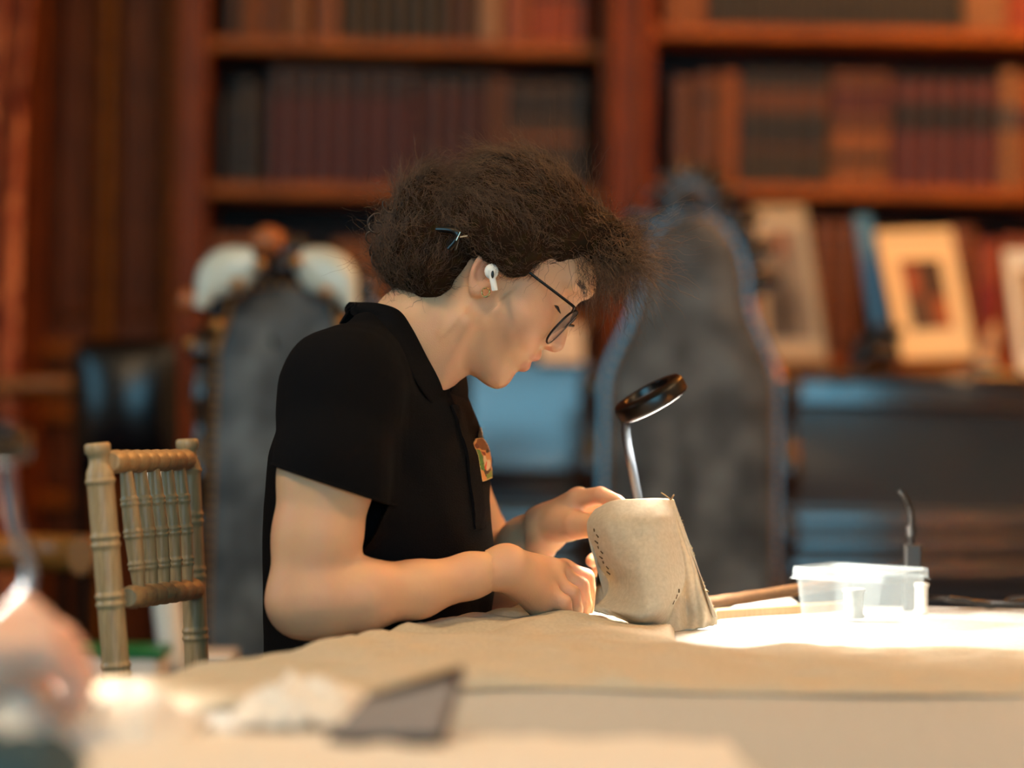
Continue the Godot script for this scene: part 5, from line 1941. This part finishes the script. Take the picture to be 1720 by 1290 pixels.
var sleeve_r := []
var sleeve_l := []
func shirt_field(p: Vector3) -> float:
	var d := torso(p, 0.0)
	d = smin(d, caps(p, sleeve_r, 0.02), 0.035)
	d = smin(d, caps(p, sleeve_l, 0.02), 0.035)
	# creases that run from the armpit and the shoulder towards the front
	var y := p.y - 0.9
	d += 0.0030 * N.get_noise_3d(p.x * 9.0 + y * 5.0, p.y * 4.0, p.z * 9.0) + 0.0016 * sin((p.x * 0.8 + y * 0.55) * 85.0 + 5.0 * N.get_noise_3d(p.x * 5, p.y * 5, p.z * 5)) * smoothstep(-0.3, -0.05, p.x)
	return d
func build_shirt(w: Node3D) -> void:
	var sr := Q(574, 652, 0.15)
	sleeve_r = chain([Q(600, 630, 0.11), sr, Q(556, 780, 0.182), Q(551, 850, 0.188)], [0.05, 0.0585, 0.0560, 0.056])
	sleeve_l = chain([Q(680, 630, -0.11), Q(668, 645, -0.15), Q(738, 790, -0.20), Q(752, 830, -0.205)], [0.05, 0.056, 0.055, 0.055])
	var b := MB.new()
	nets(b, shirt_field, Vector3(-0.40, 0.56, -0.28), Vector3(0.08, 1.13, 0.285), 0.0065)
	var hem_at := Q(553, 812, 0.19)
	var hem_n := Vector3(-0.30, -0.95, 0.05).normalized()
	var hem_l := Q(745, 808, -0.2)
	var hem_ln := Vector3(0.42, -0.88, -0.2).normalized()
	var nb := Q(618, 516, -0.01)
	var nf := Q(748, 686, 0.02)
	var nd := (nf - nb).normalized()
	var nn := (Vector3(0.76, 0.65, 0.06) - nd * Vector3(0.76, 0.65, 0.06).dot(nd)).normalized()
	clip(b, func(p: Vector3) -> float:
		var g := -1.0
		g = maxf(g, minf((p - hem_at).dot(hem_n), minf(torso(p, 0.0) - 0.016, (0.12 - p.distance_to(hem_at)))))
		g = maxf(g, minf((p - hem_l).dot(hem_ln), minf(torso(p, 0.0) - 0.016, (0.12 - p.distance_to(hem_l)))))
		var ax := p - nb
		g = maxf(g, minf((p - nb).dot(nn), 0.058 - neck_dist(p)))
		g = maxf(g, 0.585 - p.y)
		return g)
	thicken(b, 0.0022)
	var sh := obj("polo_shirt", b, M.shirt, w)
	b = MB.new()   # the trunk of the shirt behind the sleeve openings
	nets(b, func(p: Vector3) -> float: return torso(p, -0.0025), Vector3(-0.40, 0.56, -0.28), Vector3(0.08, 1.13, 0.285), 0.011)
	clip(b, func(p: Vector3) -> float: return maxf(minf((p - nb).dot(nn) + 0.004, 0.060 - neck_dist(p)), 0.59 - p.y))
	obj("shirt_body", b, M.shirt, sh)
	# hems of the sleeves: a rolled double edge
	for q in [[hem_at, hem_n, sleeve_r], [hem_l, hem_ln, sleeve_l]]:
		b = MB.new()
		var ring := []
		var e1: Vector3 = q[1].cross(Vector3(0, 0, 1)).normalized()
		var e2: Vector3 = q[1].cross(e1)
		for i in 41:
			var a := TAU * i / 40
			var dir: Vector3 = e1 * cos(a) + e2 * sin(a)
			var r := 0.02
			while r < 0.12 and shirt_field(q[0] + dir * r) < 0.0:
				r += 0.0015
			if r < 0.085:
				ring.append(q[0] + dir * (r - 0.001))
			else:
				ring.append(q[0] + dir * 0.058)
		b.tube(ring, 0.0021, 6)
		obj("sleeve_hem", b, M.shirt, sh)
	# collar: stands up round the neck and folds outward; near half given, far half mirrored
	var fold := [Vector3(602, 507, -0.022), Vector3(632, 508, 0.035), Vector3(668, 520, 0.056), Vector3(690, 550, 0.062), Vector3(714, 596, 0.056), Vector3(737, 640, 0.042), Vector3(748, 676, 0.026)]
	var outer := [Vector3(590, 545, -0.035), Vector3(612, 549, 0.05), Vector3(645, 560, 0.088), Vector3(672, 596, 0.098), Vector3(698, 640, 0.092), Vector3(722, 675, 0.075), Vector3(738, 694, 0.050)]
	var inner := [Vector3(622, 545, -0.02), Vector3(648, 548, 0.03), Vector3(680, 560, 0.046), Vector3(702, 585, 0.05), Vector3(722, 620, 0.045), Vector3(740, 655, 0.034), Vector3(749, 684, 0.022)]
	var mid_at := Q(660, 600, 0.0)
	for side in 2:
		b = MB.new()
		var rows := [[], [], []]
		for r in 3:
			for p in [inner, fold, outer][r]:
				var q := Q(p.x, p.y, p.z)
				if side == 1:
					q -= TS * 2.0 * (q - mid_at).dot(TS)
				rows[r].append(q)
		for r in 3:
			rows[r] = spline(rows[r], 6)
		b.sheet(36, 16, func(s: float, t: float) -> Vector3:
			var i := mini(int(s * 36), 36)
			var a: Vector3 = rows[0][i]
			var f: Vector3 = rows[1][i]
			var o: Vector3 = rows[2][i]
			if t < 0.4:
				return a.lerp(f, t / 0.4)
			var k := (t - 0.4) / 0.6
			var push := (o - a).normalized() * 0.005 * sin(PI * minf(1.0, k * 1.6 + 0.15))
			return f.lerp(o, k) + push, 0.0024)
		obj("collar", b, M.shirt, sh)
	# placket running down from the neck opening
	b = MB.new()
	var line := []
	for k in 13:
		line.append(surf(Vector3(0, lerpf(nf.y + 0.002, nf.y - 0.125, k / 12.0), 0), 0.0, 0.0))
	b.sheet(6, 24, func(s: float, t: float) -> Vector3:
		return surf(Vector3(0, lerpf(nf.y + 0.004, nf.y - 0.13, t), 0), lerpf(-0.014, 0.014, s), 0.0028), 0.0022)
	obj("placket", b, M.shirt, sh)
	emblem(sh)

func neck_dist(p: Vector3) -> float:
	var a := Q(600, 620, 0.0)
	var c := Q(770, 510, 0.0)
	var ba := c - a
	var h := clampf((p - a).dot(ba) / ba.length_squared(), 0, 1)
	return (p - a - ba * h).length()

func surf(at_: Vector3, side: float, lift: float) -> Vector3:   # the chest's surface at a height, side metres to her right, reached from in front
	var k := 0
	while k < torso_rows.size() - 2 and at_.y > torso_rows[k + 1][0]:
		k += 1
	var cx := lerpf(torso_rows[k][1], torso_rows[k + 1][1], clampf((at_.y - torso_rows[k][0]) / (torso_rows[k + 1][0] - torso_rows[k][0]), 0, 1))
	var o := Vector3(cx, at_.y, 0) + TS * side
	var r := 0.22
	while r > 0.01 and shirt_field(o + TF * r) > lift:
		r -= 0.001
	return o + TF * r

func emblem(sh: Node3D) -> void:
	# embroidered badge on her left breast: a small coloured house-shaped patch
	var im := Image.create(140, 232, false, Image.FORMAT_RGBA8)
	var shapes := [
		[[240, 440, 330, 340, 420, 330, 500, 430, 560, 540, 575, 600, 560, 965, 240, 990], Color(0.85, 0.72, 0.5)],
		[[246, 440, 335, 345, 415, 335, 495, 440, 545, 545, 562, 600, 548, 950, 248, 978], Color(0.80, 0.55, 0.32)],
		[[365, 320, 432, 160, 445, 180, 440, 335], Color(0.06, 0.10, 0.09)],
		[[425, 230, 438, 165, 446, 180, 436, 340, 428, 300], Color(0.85, 0.8, 0.68)],
		[[300, 400, 345, 345, 410, 335, 470, 410, 520, 500, 450, 530, 360, 515, 310, 470], Color(0.42, 0.24, 0.11)],
		[[246, 440, 300, 405, 330, 450, 320, 485, 262, 490], Color(0.33, 0.08, 0.04)],
		[[246, 495, 320, 510, 345, 640, 340, 800, 375, 930, 345, 920, 300, 830, 246, 800], Color(0.03, 0.13, 0.08)],
		[[330, 530, 400, 555, 405, 605, 360, 590], Color(0.5, 0.15, 0.06)],
		[[415, 545, 450, 510, 520, 500, 530, 550, 430, 570], Color(0.05, 0.06, 0.06)],
		[[350, 600, 405, 610, 420, 690, 370, 740, 350, 780], Color(0.87, 0.78, 0.62)],
		[[375, 860, 400, 700, 440, 672, 505, 680, 520, 730, 510, 790, 440, 830, 420, 840], Color(0.88, 0.80, 0.66)],
		[[350, 800, 395, 690, 412, 700, 400, 770, 372, 830], Color(0.85, 0.25, 0.14)],
		[[330, 850, 345, 805, 375, 835, 430, 840, 515, 790, 515, 835, 440, 880, 375, 890], Color(0.24, 0.10, 0.06)],
		[[370, 890, 440, 885, 520, 840, 548, 845, 545, 945, 370, 965], Color(0.45, 0.56, 0.27)]]
	for y in 232:
		for x in 140:
			im.set_pixel(x, y, Color(0.02, 0.02, 0.022, 0.0))
	for s in shapes:
		var poly := PackedVector2Array()
		for k in range(0, s[0].size(), 2):
			poly.append(Vector2((s[0][k] - 238) / 340.0 * 140.0, (s[0][k + 1] - 158) / 835.0 * 232.0))
		for y in 232:
			for x in 140:
				if Geometry2D.is_point_in_polygon(Vector2(x, y), poly):
					var c: Color = s[1]
					if s[1].r < 0.04 and y < 190 and (int(x * 1.3 + y * 0.9) % 11) < 4:
						c = Color(0.42, 0.78, 0.36)
					elif s[1].g == 0.24 and (int(x * 2 - y * 0.7) % 7) < 2:
						c = Color(0.62, 0.42, 0.22)
					im.set_pixel(x, y, c)
	var m := mat(Color.WHITE, 0.7)
	m.albedo_texture = ImageTexture.create_from_image(im)
	m.transparency = BaseMaterial3D.TRANSPARENCY_ALPHA_SCISSOR
	m.alpha_scissor_threshold = 0.5
	var b := MB.new()
	var y1 := Q(815, 717, 0.0).y
	var y0 := Q(805, 808, 0.0).y
	b.sheet(14, 24, func(s: float, t: float) -> Vector3:
		return surf(Vector3(0, lerpf(y1, y0, t), 0), lerpf(EMB[0], EMB[1], s), 0.0025), 0.0012)
	for k in b.uv.size():
		b.uv[k] = Vector2.ZERO
	# lay the print on by place: across from right to left of her chest, down from the top
	for k in b.v.size():
		var d := (b.v[k] - Vector3(0, 0, 0)).dot(TS)
		var lo := 1e9
		b.uv[k] = Vector2(d, (y1 - b.v[k].y) / (y1 - y0))
	var dmin := 1e9
	var dmax := -1e9
	for q in b.uv:
		dmin = minf(dmin, q.x)
		dmax = maxf(dmax, q.x)
	for k in b.uv.size():
		b.uv[k] = Vector2((dmax - b.uv[k].x) / (dmax - dmin), clampf(b.uv[k].y, 0.002, 0.998))
	var e := obj("emblem", b, m, sh)
	e.set_meta("label", "colourful embroidered house-shaped badge")
const EMB := [-0.017, -0.100]

func build_legs(w: Node3D) -> void:
	var b := MB.new()
	var hip := Vector3(-0.17, 0.53, 0.0)
	var legs := []
	var shoes := []
	for s in [-1, 1]:
		var a: Vector3 = hip + TS * s * 0.085
		var k = a + TF * 0.42 + Vector3(0, -0.03, 0) + TS * s * 0.03
		var f = k + Vector3(0, -0.41, 0) - TF * 0.03
		legs += chain([a, k, f], [0.085, 0.058, 0.042])
		shoes.append([f + Vector3(0, -0.035, 0) - TF * 0.03, f + TF * 0.15 + Vector3(0, -0.045, 0), 0.038, 0.03])
	legs.append([hip + Vector3(0, 0.02, 0) - TS * 0.05, hip + Vector3(0, 0.02, 0) + TS * 0.05, 0.12, 0.12])
	nets(b, func(p: Vector3) -> float: return caps(p, legs, 0.04), Vector3(-0.4, 0.05, -0.32), Vector3(0.42, 0.72, 0.4), 0.013)
	obj("trousers", b, M.trousers, w)
	for q in shoes:
		b = MB.new()
		nets(b, func(p: Vector3) -> float: return maxf(cap(p, q), 0.004 - p.y), q[0].min(q[1]) - Vector3.ONE * 0.06, q[0].max(q[1]) + Vector3.ONE * 0.06, 0.008)
		obj("shoe", b, M.black, w)

# ---------------------------------------------------------------- hair
func ell(q: Vector3, c: Vector3, r: Vector3) -> float:
	var k := ((q - c) / r).length()
	return (k - 1.0) * minf(r.x, minf(r.y, r.z)) if k > 1.0 else (k - 1.0) * minf(r.x, minf(r.y, r.z))
func hair_field(p: Vector3) -> float:
	var q := local_head(p)
	var d := ell(q, Vector3(-0.011, 0.060, 0), Vector3(0.096, 0.0805, 0.084))
	d = smin(d, ell(q, Vector3(0.068, 0.112, 0.0), Vector3(0.036, 0.030, 0.055)), 0.03)
	var p1 := q.x * 0.655 - q.y * 0.756 + 0.0190
	var p2 := q.x * 0.96 - q.y * 0.275 + 0.0160
	d = smax(d, minf(p1, p2), 0.012)
	d = smin(d, ell(q, Vector3(-0.082, -0.018, 0.004), Vector3(0.042, 0.060, 0.060)), 0.02)
	d = smin(d, ell(Vector3(q.x, q.y, absf(q.z)), Vector3(-0.013, 0.035, 0.076), Vector3(0.043, 0.029, 0.024)), 0.016)
	d = smin(d, ell(Vector3(q.x, q.y, absf(q.z)), Vector3(-0.043, -0.014, 0.046), Vector3(0.024, 0.042, 0.022)), 0.016)
	d = smin(d, ell(q, Vector3(-0.118, 0.010, 0.01), Vector3(0.022, 0.03, 0.04)), 0.015)
	d = smin(d, ell(q, Vector3(-0.056, -0.042, 0.0), Vector3(0.044, 0.036, 0.066)), 0.02)
	var lump := N.get_noise_3d(q.x * 26, q.y * 26, q.z * 26) * 0.0045 + N.get_noise_3d(q.x * 70, q.y * 70, q.z * 70) * 0.002
	return d + lump
func build_hair(w: Node3D) -> void:
	var b := MB.new()
	nets(b, hair_field, HO + Vector3(-0.20, -0.11, -0.12), HO + Vector3(0.19, 0.19, 0.12), 0.0042, func(p: Vector3) -> Color:
		var k := 0.5 + 0.5 * N.get_noise_3d(p.x * 60, p.y * 60, p.z * 60)
		return Color(0.012, 0.007, 0.0045).lerp(Color(0.028, 0.015, 0.009), k), 1.6)
	var hm := obj("hair", b, M.hair_core, w)
	var rng := RandomNumberGenerator.new()
	rng.seed = 11
	var st := MB.new()
	st.colored = true
	var many := b.v.size()
	var bun := Vector3(-0.085, -0.02, 0.01)
	var total := 17000
	for k in total:
		var i := rng.randi_range(0, many - 1)
		var p := b.v[i]
		var q := local_head(p)
		if q.z < -0.03 and rng.randf() < 0.75:
			continue
		var nn := b.n[i]
		var nl := Vector3(nn.dot(HF), nn.dot(HU), nn.dot(HS))
		var front := smoothstep(0.03, 0.075, q.x) * smoothstep(0.05, 0.09, q.y)
		var inbun := smoothstep(0.075, 0.045, q.distance_to(bun))
		var dir := (bun + Vector3(0, 0.05, 0) - q)
		dir = (dir - nl * dir.dot(nl)).normalized()
		if inbun > 0.3:
			dir = nl.cross(Vector3(0.2, 0.3, 1)).normalized() * (1.0 if rng.randf() < 0.8 else -1.0)
		var wild := rng.randf()
		var out := 0.07 + 0.16 * wild * wild
		var len := rng.randf_range(0.022, 0.055)
		var rad := rng.randf_range(0.00016, 0.00034)
		if front > 0.15 and rng.randf() < front:
			dir = Vector3(rng.randf_range(0.2, 1.0), rng.randf_range(-1.0, 0.55), rng.randf_range(-0.6, 0.6)).normalized()
			out = rng.randf_range(0.1, 0.8)
			len = rng.randf_range(0.02, 0.062)
		elif rng.randf() < 0.16:   # stray hairs
			out = rng.randf_range(0.25, 0.75)
			dir = (dir + Vector3(rng.randf_range(-1, 1), rng.randf_range(-1, 1), rng.randf_range(-1, 1)) * 0.8).normalized()
			rad *= 0.7
		if q.y < 0.045 and q.x > -0.03 and inbun < 0.2 and front < 0.1:
			len *= 0.6
			out *= 0.5
		var curl := rng.randf_range(0.001, 0.0035) * (1.0 + front)
		var turns := rng.randf_range(1.2, 3.0)
		var ph := rng.randf() * TAU
		var t1 := dir
		var t2 := nl
		var t3 := t1.cross(t2).normalized()
		var steps := 8
		var path := []
		var rr := []
		for j in steps + 1:
			var t := float(j) / steps
			var sag := -len * t * t * (0.35 if front > 0.15 else 0.25)
			var l := q - nl * 0.002 + t1 * len * t + t2 * (out * len * t + sag * (0.0 if out > 0.5 else 0.6))
			var a := ph + TAU * turns * t
			var amp := curl * smoothstep(0.0, 0.25, t)
			l += (t2 * cos(a) + t3 * sin(a)) * amp
			path.append(H(l.x, l.y, l.z))
			rr.append(rad * (1.0 - 0.6 * t))
		var v0 := st.v.size()
		st.tube(path, rr, 3, false)
		var tone := rng.randf()
		var col := Color(0.035, 0.018, 0.010).lerp(Color(0.21, 0.105, 0.045), tone * tone * (0.55 + 0.45 * front))
		for j in range(v0, st.v.size()):
			st.c[j] = col
	var so := obj("loose_strands", st, M.hair, hm)
	so.set_meta("kind", "stuff")
	# curls of the bun: a few thick ringlets
	var cb := MB.new()
	cb.colored = true
	for k in 18:
		var a := rng.randf() * TAU
		var e := rng.randf_range(-0.3, 1.0)
		var c := bun + Vector3(-0.01 + 0.042 * cos(a) * 0.9, 0.055 * sin(a) * 0.95, 0.045 * e)
		var pts := []
		var rr := []
		var ax := Vector3(rng.randf_range(-1, 1), rng.randf_range(-1, 1), 0.4).normalized()
		var ay := ax.cross(Vector3(0, 0.1, 1)).normalized()
		var sz := rng.randf_range(0.007, 0.015)
		for j in 15:
			var t := j / 14.0
			var an := a + t * 3.4 + 0.5 * sin(t * 9.0 + k)
			var l := c + (ax * cos(an) + ay * sin(an)) * sz * (1.0 - 0.3 * t) + Vector3(0, 0, 0.006 * t)
			pts.append(H(l.x, l.y, l.z))
			rr.append(0.0011 * sin(PI * (0.1 + 0.8 * t)))
		var v0 := cb.v.size()
		cb.tube(pts, rr, 6)
		for j in range(v0, cb.v.size()):
			cb.c[j] = Color(0.03, 0.016, 0.009).lerp(Color(0.075, 0.04, 0.02), rng.randf() * 0.2 + 0.4 * float(k % 3) / 2.0)
	obj("ringlets", cb, M.hair, hm).set_meta("kind", "stuff")

func build_face_things(w: Node3D) -> void:
	# glasses: two rims, bridge, temples, lenses
	var g := Node3D.new()
	g.name = "glasses"
	w.add_child(g)
	for s in [1, -1]:
		var ring := []
		for k in 33:
			var a := TAU * k / 32
			var cu := 0.0135 + 0.0235 * signf(sin(a)) * pow(absf(sin(a)), 0.75)
			var cs := 0.0345 + 0.0245 * signf(cos(a)) * pow(absf(cos(a)), 0.75)
			ring.append(H(0.0975 - 0.0016 * pow(cs / 0.03, 2.0), cu, s * cs))
		var b := MB.new()
		b.tube(ring, 0.00125, 8, false)
		obj("rim", b, M.glasses, g)
		b = MB.new()
		var v0 := 0
		var rows := []
		for e in [0.0006, -0.0006]:
			var rg := PackedVector3Array()
			for k in 32:
				rg.append(ring[k] + HF * e)
			rows.append(rg)
		b.loft(rows, true, true)
		obj("lens", b, M.glass, g)
		b = MB.new()
		b.tube(spline([H(0.0925, 0.033, s * 0.0605), H(0.0915, 0.036, s * 0.067), H(0.086, 0.0365, s * 0.071), H(0.04, 0.031, s * 0.0765), H(-0.004, 0.026, s * 0.076), H(-0.02, 0.012, s * 0.075)], 5), 0.0016, 8)
		obj("temple", b, M.glasses, g)
	var b := MB.new()
	b.tube(spline([H(0.0965, 0.02, 0.0085), H(0.102, 0.024, 0.0), H(0.0965, 0.02, -0.0085)]), 0.0013, 8)
	obj("bridge", b, M.glasses, g)
	# earbud in the near ear, small hoop in the lobe
	var eb := Node3D.new()
	eb.name = "earbud"
	w.add_child(eb)
	b = MB.new()
	var c := Q(825.5, 456, 0.083)
	b.ball(c, Vector3(0.0078, 0.0085, 0.0065), Basis(), 16)
	obj("bud", b, M.white_plastic, eb)
	b = MB.new()
	b.tube(spline([c + Vector3(0.0005, 0.001, 0.004), Q(827.5, 468, 0.088), Q(829.5, 478, 0.0885), Q(831, 488, 0.088)]), [0.0046, 0.0045, 0.0042, 0.0039, 0.0037, 0.0036, 0.0035, 0.0035, 0.0035, 0.0035, 0.0035, 0.0035, 0.0035, 0.0035, 0.0035, 0.0035, 0.0035, 0.0035, 0.0032], 14)
	obj("earbud_stem", b, M.white_plastic, eb)
	b = MB.new()
	b.ball(Q(827.4, 461, 0.0935), Vector3(0.0017, 0.0042, 0.0012), Basis(), 12)
	obj("vent", b, M.black, eb)
	b = MB.new()
	var ring := []
	for k in 25:
		var a := TAU * k / 24
		ring.append(Q(816, 491, 0.081) + Vector3(0.0042 * cos(a), 0.0048 * sin(a), 0.003 * cos(a)))
	b.tube(ring, 0.0009, 8)
	obj("hoop_earring", b, M.gold, w)
	# claw clip in the hair
	var cl := Node3D.new()
	cl.name = "hair_clip"
	w.add_child(cl)
	for k in 2:
		b = MB.new()
		b.tube(spline([Q(735 + 14 * k, 385, 0.075), Q(762 + 4 * k, 388, 0.088), Q(768, 402, 0.088), Q(755 + 8 * k, 418, 0.082)]), 0.0035, 10)
		obj("claw", b, M.black, cl)
	b = MB.new()
	b.tube([Q(772, 398, 0.091), Q(785, 396, 0.089)], 0.0011, 8)
	b.tube([Q(766, 404, 0.092), Q(773, 390, 0.091)], 0.0011, 8)
	obj("spring", b, M.steel, cl)
	# lashes and brow
	b = MB.new()
	for k in 14:
		var s := 0.022 + 0.0014 * k
		var a := H(0.0770 - 0.00025 * pow(k - 6.0, 2) * 0.6, 0.0265, s)
		b.tube(spline([a, a + HF * 0.004 - HU * 0.002, a + HF * 0.007 - HU * 0.0035 + HS * 0.0003 * (k - 7)], 4), [0.0005, 0.00048, 0.00045, 0.0004, 0.00036, 0.00032, 0.0003, 0.00026, 0.0002], 4)
	obj("eyelashes", b, M.brow, w).set_meta("kind", "stuff")
	b = MB.new()
	var rng := RandomNumberGenerator.new()
	rng.seed = 3
	for k in 90:
		var s := rng.randf_range(0.014, 0.048)
		var p := H(0.12, 0.0555 + rng.randf_range(-0.0028, 0.0028) + 0.004 * sin((s - 0.014) * 60.0), s)
		var t := 0.0
		while t < 0.09 and head_field(p) > 0.0004:
			p -= HF * 0.001
			t += 0.001
		b.tube([p, p + HS * 0.004 + HU * 0.001 - HF * 0.0016, p + HS * 0.007 + HU * 0.001 - HF * 0.0036], 0.00022, 3)
	obj("eyebrow", b, M.brow, w).set_meta("kind", "stuff")

# ---------------------------------------------------------------- the second sewer, mostly outside the frame
func build_second_person() -> void:
	var o := thing("person", "person cut off by the left edge, pale foreground hand and teal sleeve", "person", Vector3(-0.95, 0, 1.2))
	var wr := P(-30, 1120, 1.86)
	var palm := []
	var fing := []
	var kn := [P(40, 1035, 1.93), P(58, 1052, 1.90), P(70, 1075, 1.86), P(72, 1104, 1.83)]
	for i in 4:
		palm.append([wr, kn[i], 0.023, 0.0135])
	var mids := [P(105, 1075, 1.97), P(118, 1092, 1.93), P(122, 1112, 1.88), P(112, 1132, 1.84)]
	var dist := [P(135, 1122, 1.96), P(142, 1140, 1.92), P(138, 1156, 1.87), P(122, 1168, 1.84)]
	var tips := [P(120, 1168, 1.95), P(124, 1180, 1.92), P(118, 1190, 1.88), P(104, 1190, 1.86)]
	for i in 4:
		fing.append(chain([kn[i], mids[i], dist[i], tips[i]], [0.0125, 0.011, 0.0095, 0.008]))
	fing.append(chain([P(0, 1120, 1.93), P(60, 1150, 1.98), P(95, 1172, 1.98), P(118, 1188, 1.96)], [0.018, 0.0135, 0.0115, 0.009]))
	var el := Vector3(-0.68, 0.80, 1.42)
	var sh := Vector3(-0.93, 1.08, 1.33)
	var arm := chain([sh, el, wr], [0.052, 0.042, 0.026])
	var tint := func(p: Vector3) -> Color:
		var red := 0.0
		for c in fing:
			red += 0.6 * exp(-pow((p - c[0][1]).length() / 0.02, 2))
		return Color(0.66, 0.40, 0.29).lerp(Color(0.6, 0.26, 0.19), clampf(red, 0, 0.9))
	var b := MB.new()
	nets(b, func(p: Vector3) -> float: return hand_field(p, palm, fing, arm), wr + Vector3(-0.03, -0.09, -0.14), wr + Vector3(0.12, 0.10, 0.12), 0.003, tint)
	nets(b, func(p: Vector3) -> float: return caps(p, arm, 0.015), Vector3(-1.05, 0.68, 1.0), Vector3(wr.x - 0.028, 1.2, 1.55), 0.012, tint)
	var hc := Vector3(-0.92, 1.36, 1.2)
	var head := [[hc + Vector3(0, 0.03, 0), hc + Vector3(0.05, -0.03, -0.02), 0.085, 0.062], [hc, Vector3(-0.95, 1.1, 1.18), 0.055, 0.06], [hc + Vector3(0.11, -0.01, -0.04), hc + Vector3(0.13, -0.03, -0.045), 0.008, 0.012]]
	nets(b, func(p: Vector3) -> float: return caps(p, head, 0.03), hc + Vector3(-0.16, -0.3, -0.16), hc + Vector3(0.17, 0.16, 0.16), 0.01, tint)
	obj("body", b, M.skin, o)
	b = MB.new()
	var trunk := [[Vector3(-0.97, 0.58, 1.2), Vector3(-0.96, 0.9, 1.2), 0.15, 0.16], [Vector3(-0.95, 1.08, 1.05), Vector3(-0.95, 1.08, 1.35), 0.07, 0.07], [Vector3(-0.95, 1.08, 1.05), Vector3(-0.9, 0.82, 0.98), 0.065, 0.055], [Vector3(-0.9, 0.82, 0.98), Vector3(-0.74, 0.79, 1.12), 0.055, 0.04]]
	trunk += [[sh, el, 0.063, 0.055], [el, el.lerp(wr, 0.62), 0.055, 0.046]]
	nets(b, func(p: Vector3) -> float: return caps(p, trunk, 0.05) + 0.003 * N.get_noise_3d(p.x * 14, p.y * 14, p.z * 14), Vector3(-1.2, 0.4, 0.8), Vector3(-0.3, 1.2, 1.55), 0.013)
	obj("teal_top", b, M.teal, o)
	b = MB.new()
	nets(b, func(p: Vector3) -> float: return maxf((p - hc - Vector3(-0.012, 0.04, 0)).length() - 0.1, (p - hc).dot(Vector3(0.85, -0.5, -0.1)) - 0.02), hc - Vector3.ONE * 0.15, hc + Vector3.ONE * 0.16, 0.01)
	obj("hair", b, M.wood_dark, o)
	b = MB.new()
	var legs := [[Vector3(-0.95, 0.52, 1.1), Vector3(-0.55, 0.5, 1.05), 0.085, 0.06], [Vector3(-0.55, 0.5, 1.05), Vector3(-0.57, 0.06, 1.05), 0.058, 0.04], [Vector3(-0.95, 0.52, 1.3), Vector3(-0.6, 0.5, 1.33), 0.085, 0.06], [Vector3(-0.6, 0.5, 1.33), Vector3(-0.62, 0.06, 1.33), 0.058, 0.04]]
	nets(b, func(p: Vector3) -> float: return caps(p, legs, 0.03), Vector3(-1.15, 0.01, 0.9), Vector3(-0.4, 0.68, 1.5), 0.015)
	obj("trousers", b, M.trousers, o)
	# a stool for this sewer
	var s := thing("stool", "round wooden stool under the person at the left edge", "stool", Vector3(-0.97, 0, 1.2))
	b = MB.new()
	b.lathe([[0.17, 0.40], [0.18, 0.41], [0.18, 0.43], [0.17, 0.44], [0.05, 0.443]], at(s.position), 24)
	obj("seat", b, M.beech, s)
	for k in 4:
		b = MB.new()
		var a := PI / 4 + k * PI / 2
		b.tube([s.position + Vector3(0.12 * cos(a), 0.40, 0.12 * sin(a)), s.position + Vector3(0.16 * cos(a), 0, 0.16 * sin(a))], 0.015, 8)
		obj("leg", b, M.beech, s)
	# the white cloth this hand sews
	b = MB.new()
	b.sheet(40, 30, func(ss: float, t: float) -> Vector3:
		var x := lerpf(P(-90, 1, 1.85).x, P(165, 1, 1.9).x, ss)
		var z := lerpf(1.0, 1.24, t)
		var hgt := sin(PI * t) * (0.75 + 0.25 * sin(ss * 9.0 + 3.0 * t))
		return Vector3(x, TOP + 0.010 + 0.048 * hgt * smoothstep(1.0, 0.6, ss) + 0.007 * N.get_noise_2d(ss * 7.0, t * 6.0), z), 0.0014)
	tag(obj("white_cloth", b, M.white_cloth), "white gathered cloth under the foreground hand in the lower left corner", "cloth")
	b = MB.new()
	b.sheet(34, 22, func(ss: float, t: float) -> Vector3:
		var x := lerpf(P(-170, 1, 1.72).x, P(172, 1, 1.72).x, ss)
		var z := lerpf(1.22, 1.42, t)
		var hgt := pow(sin(PI * t), 0.6) * smoothstep(1.0, 0.86, ss)
		return Vector3(x, TOP + 0.012 + hgt * (0.032 + 0.006 * N.get_noise_2d(ss * 4.0, t * 3.0)) + 0.002 * sin(ss * 40.0), z), 0.002)
	tag(obj("teal_cloth", b, M.teal), "dark teal cloth lying folded in the bottom left corner of the foreground", "cloth")
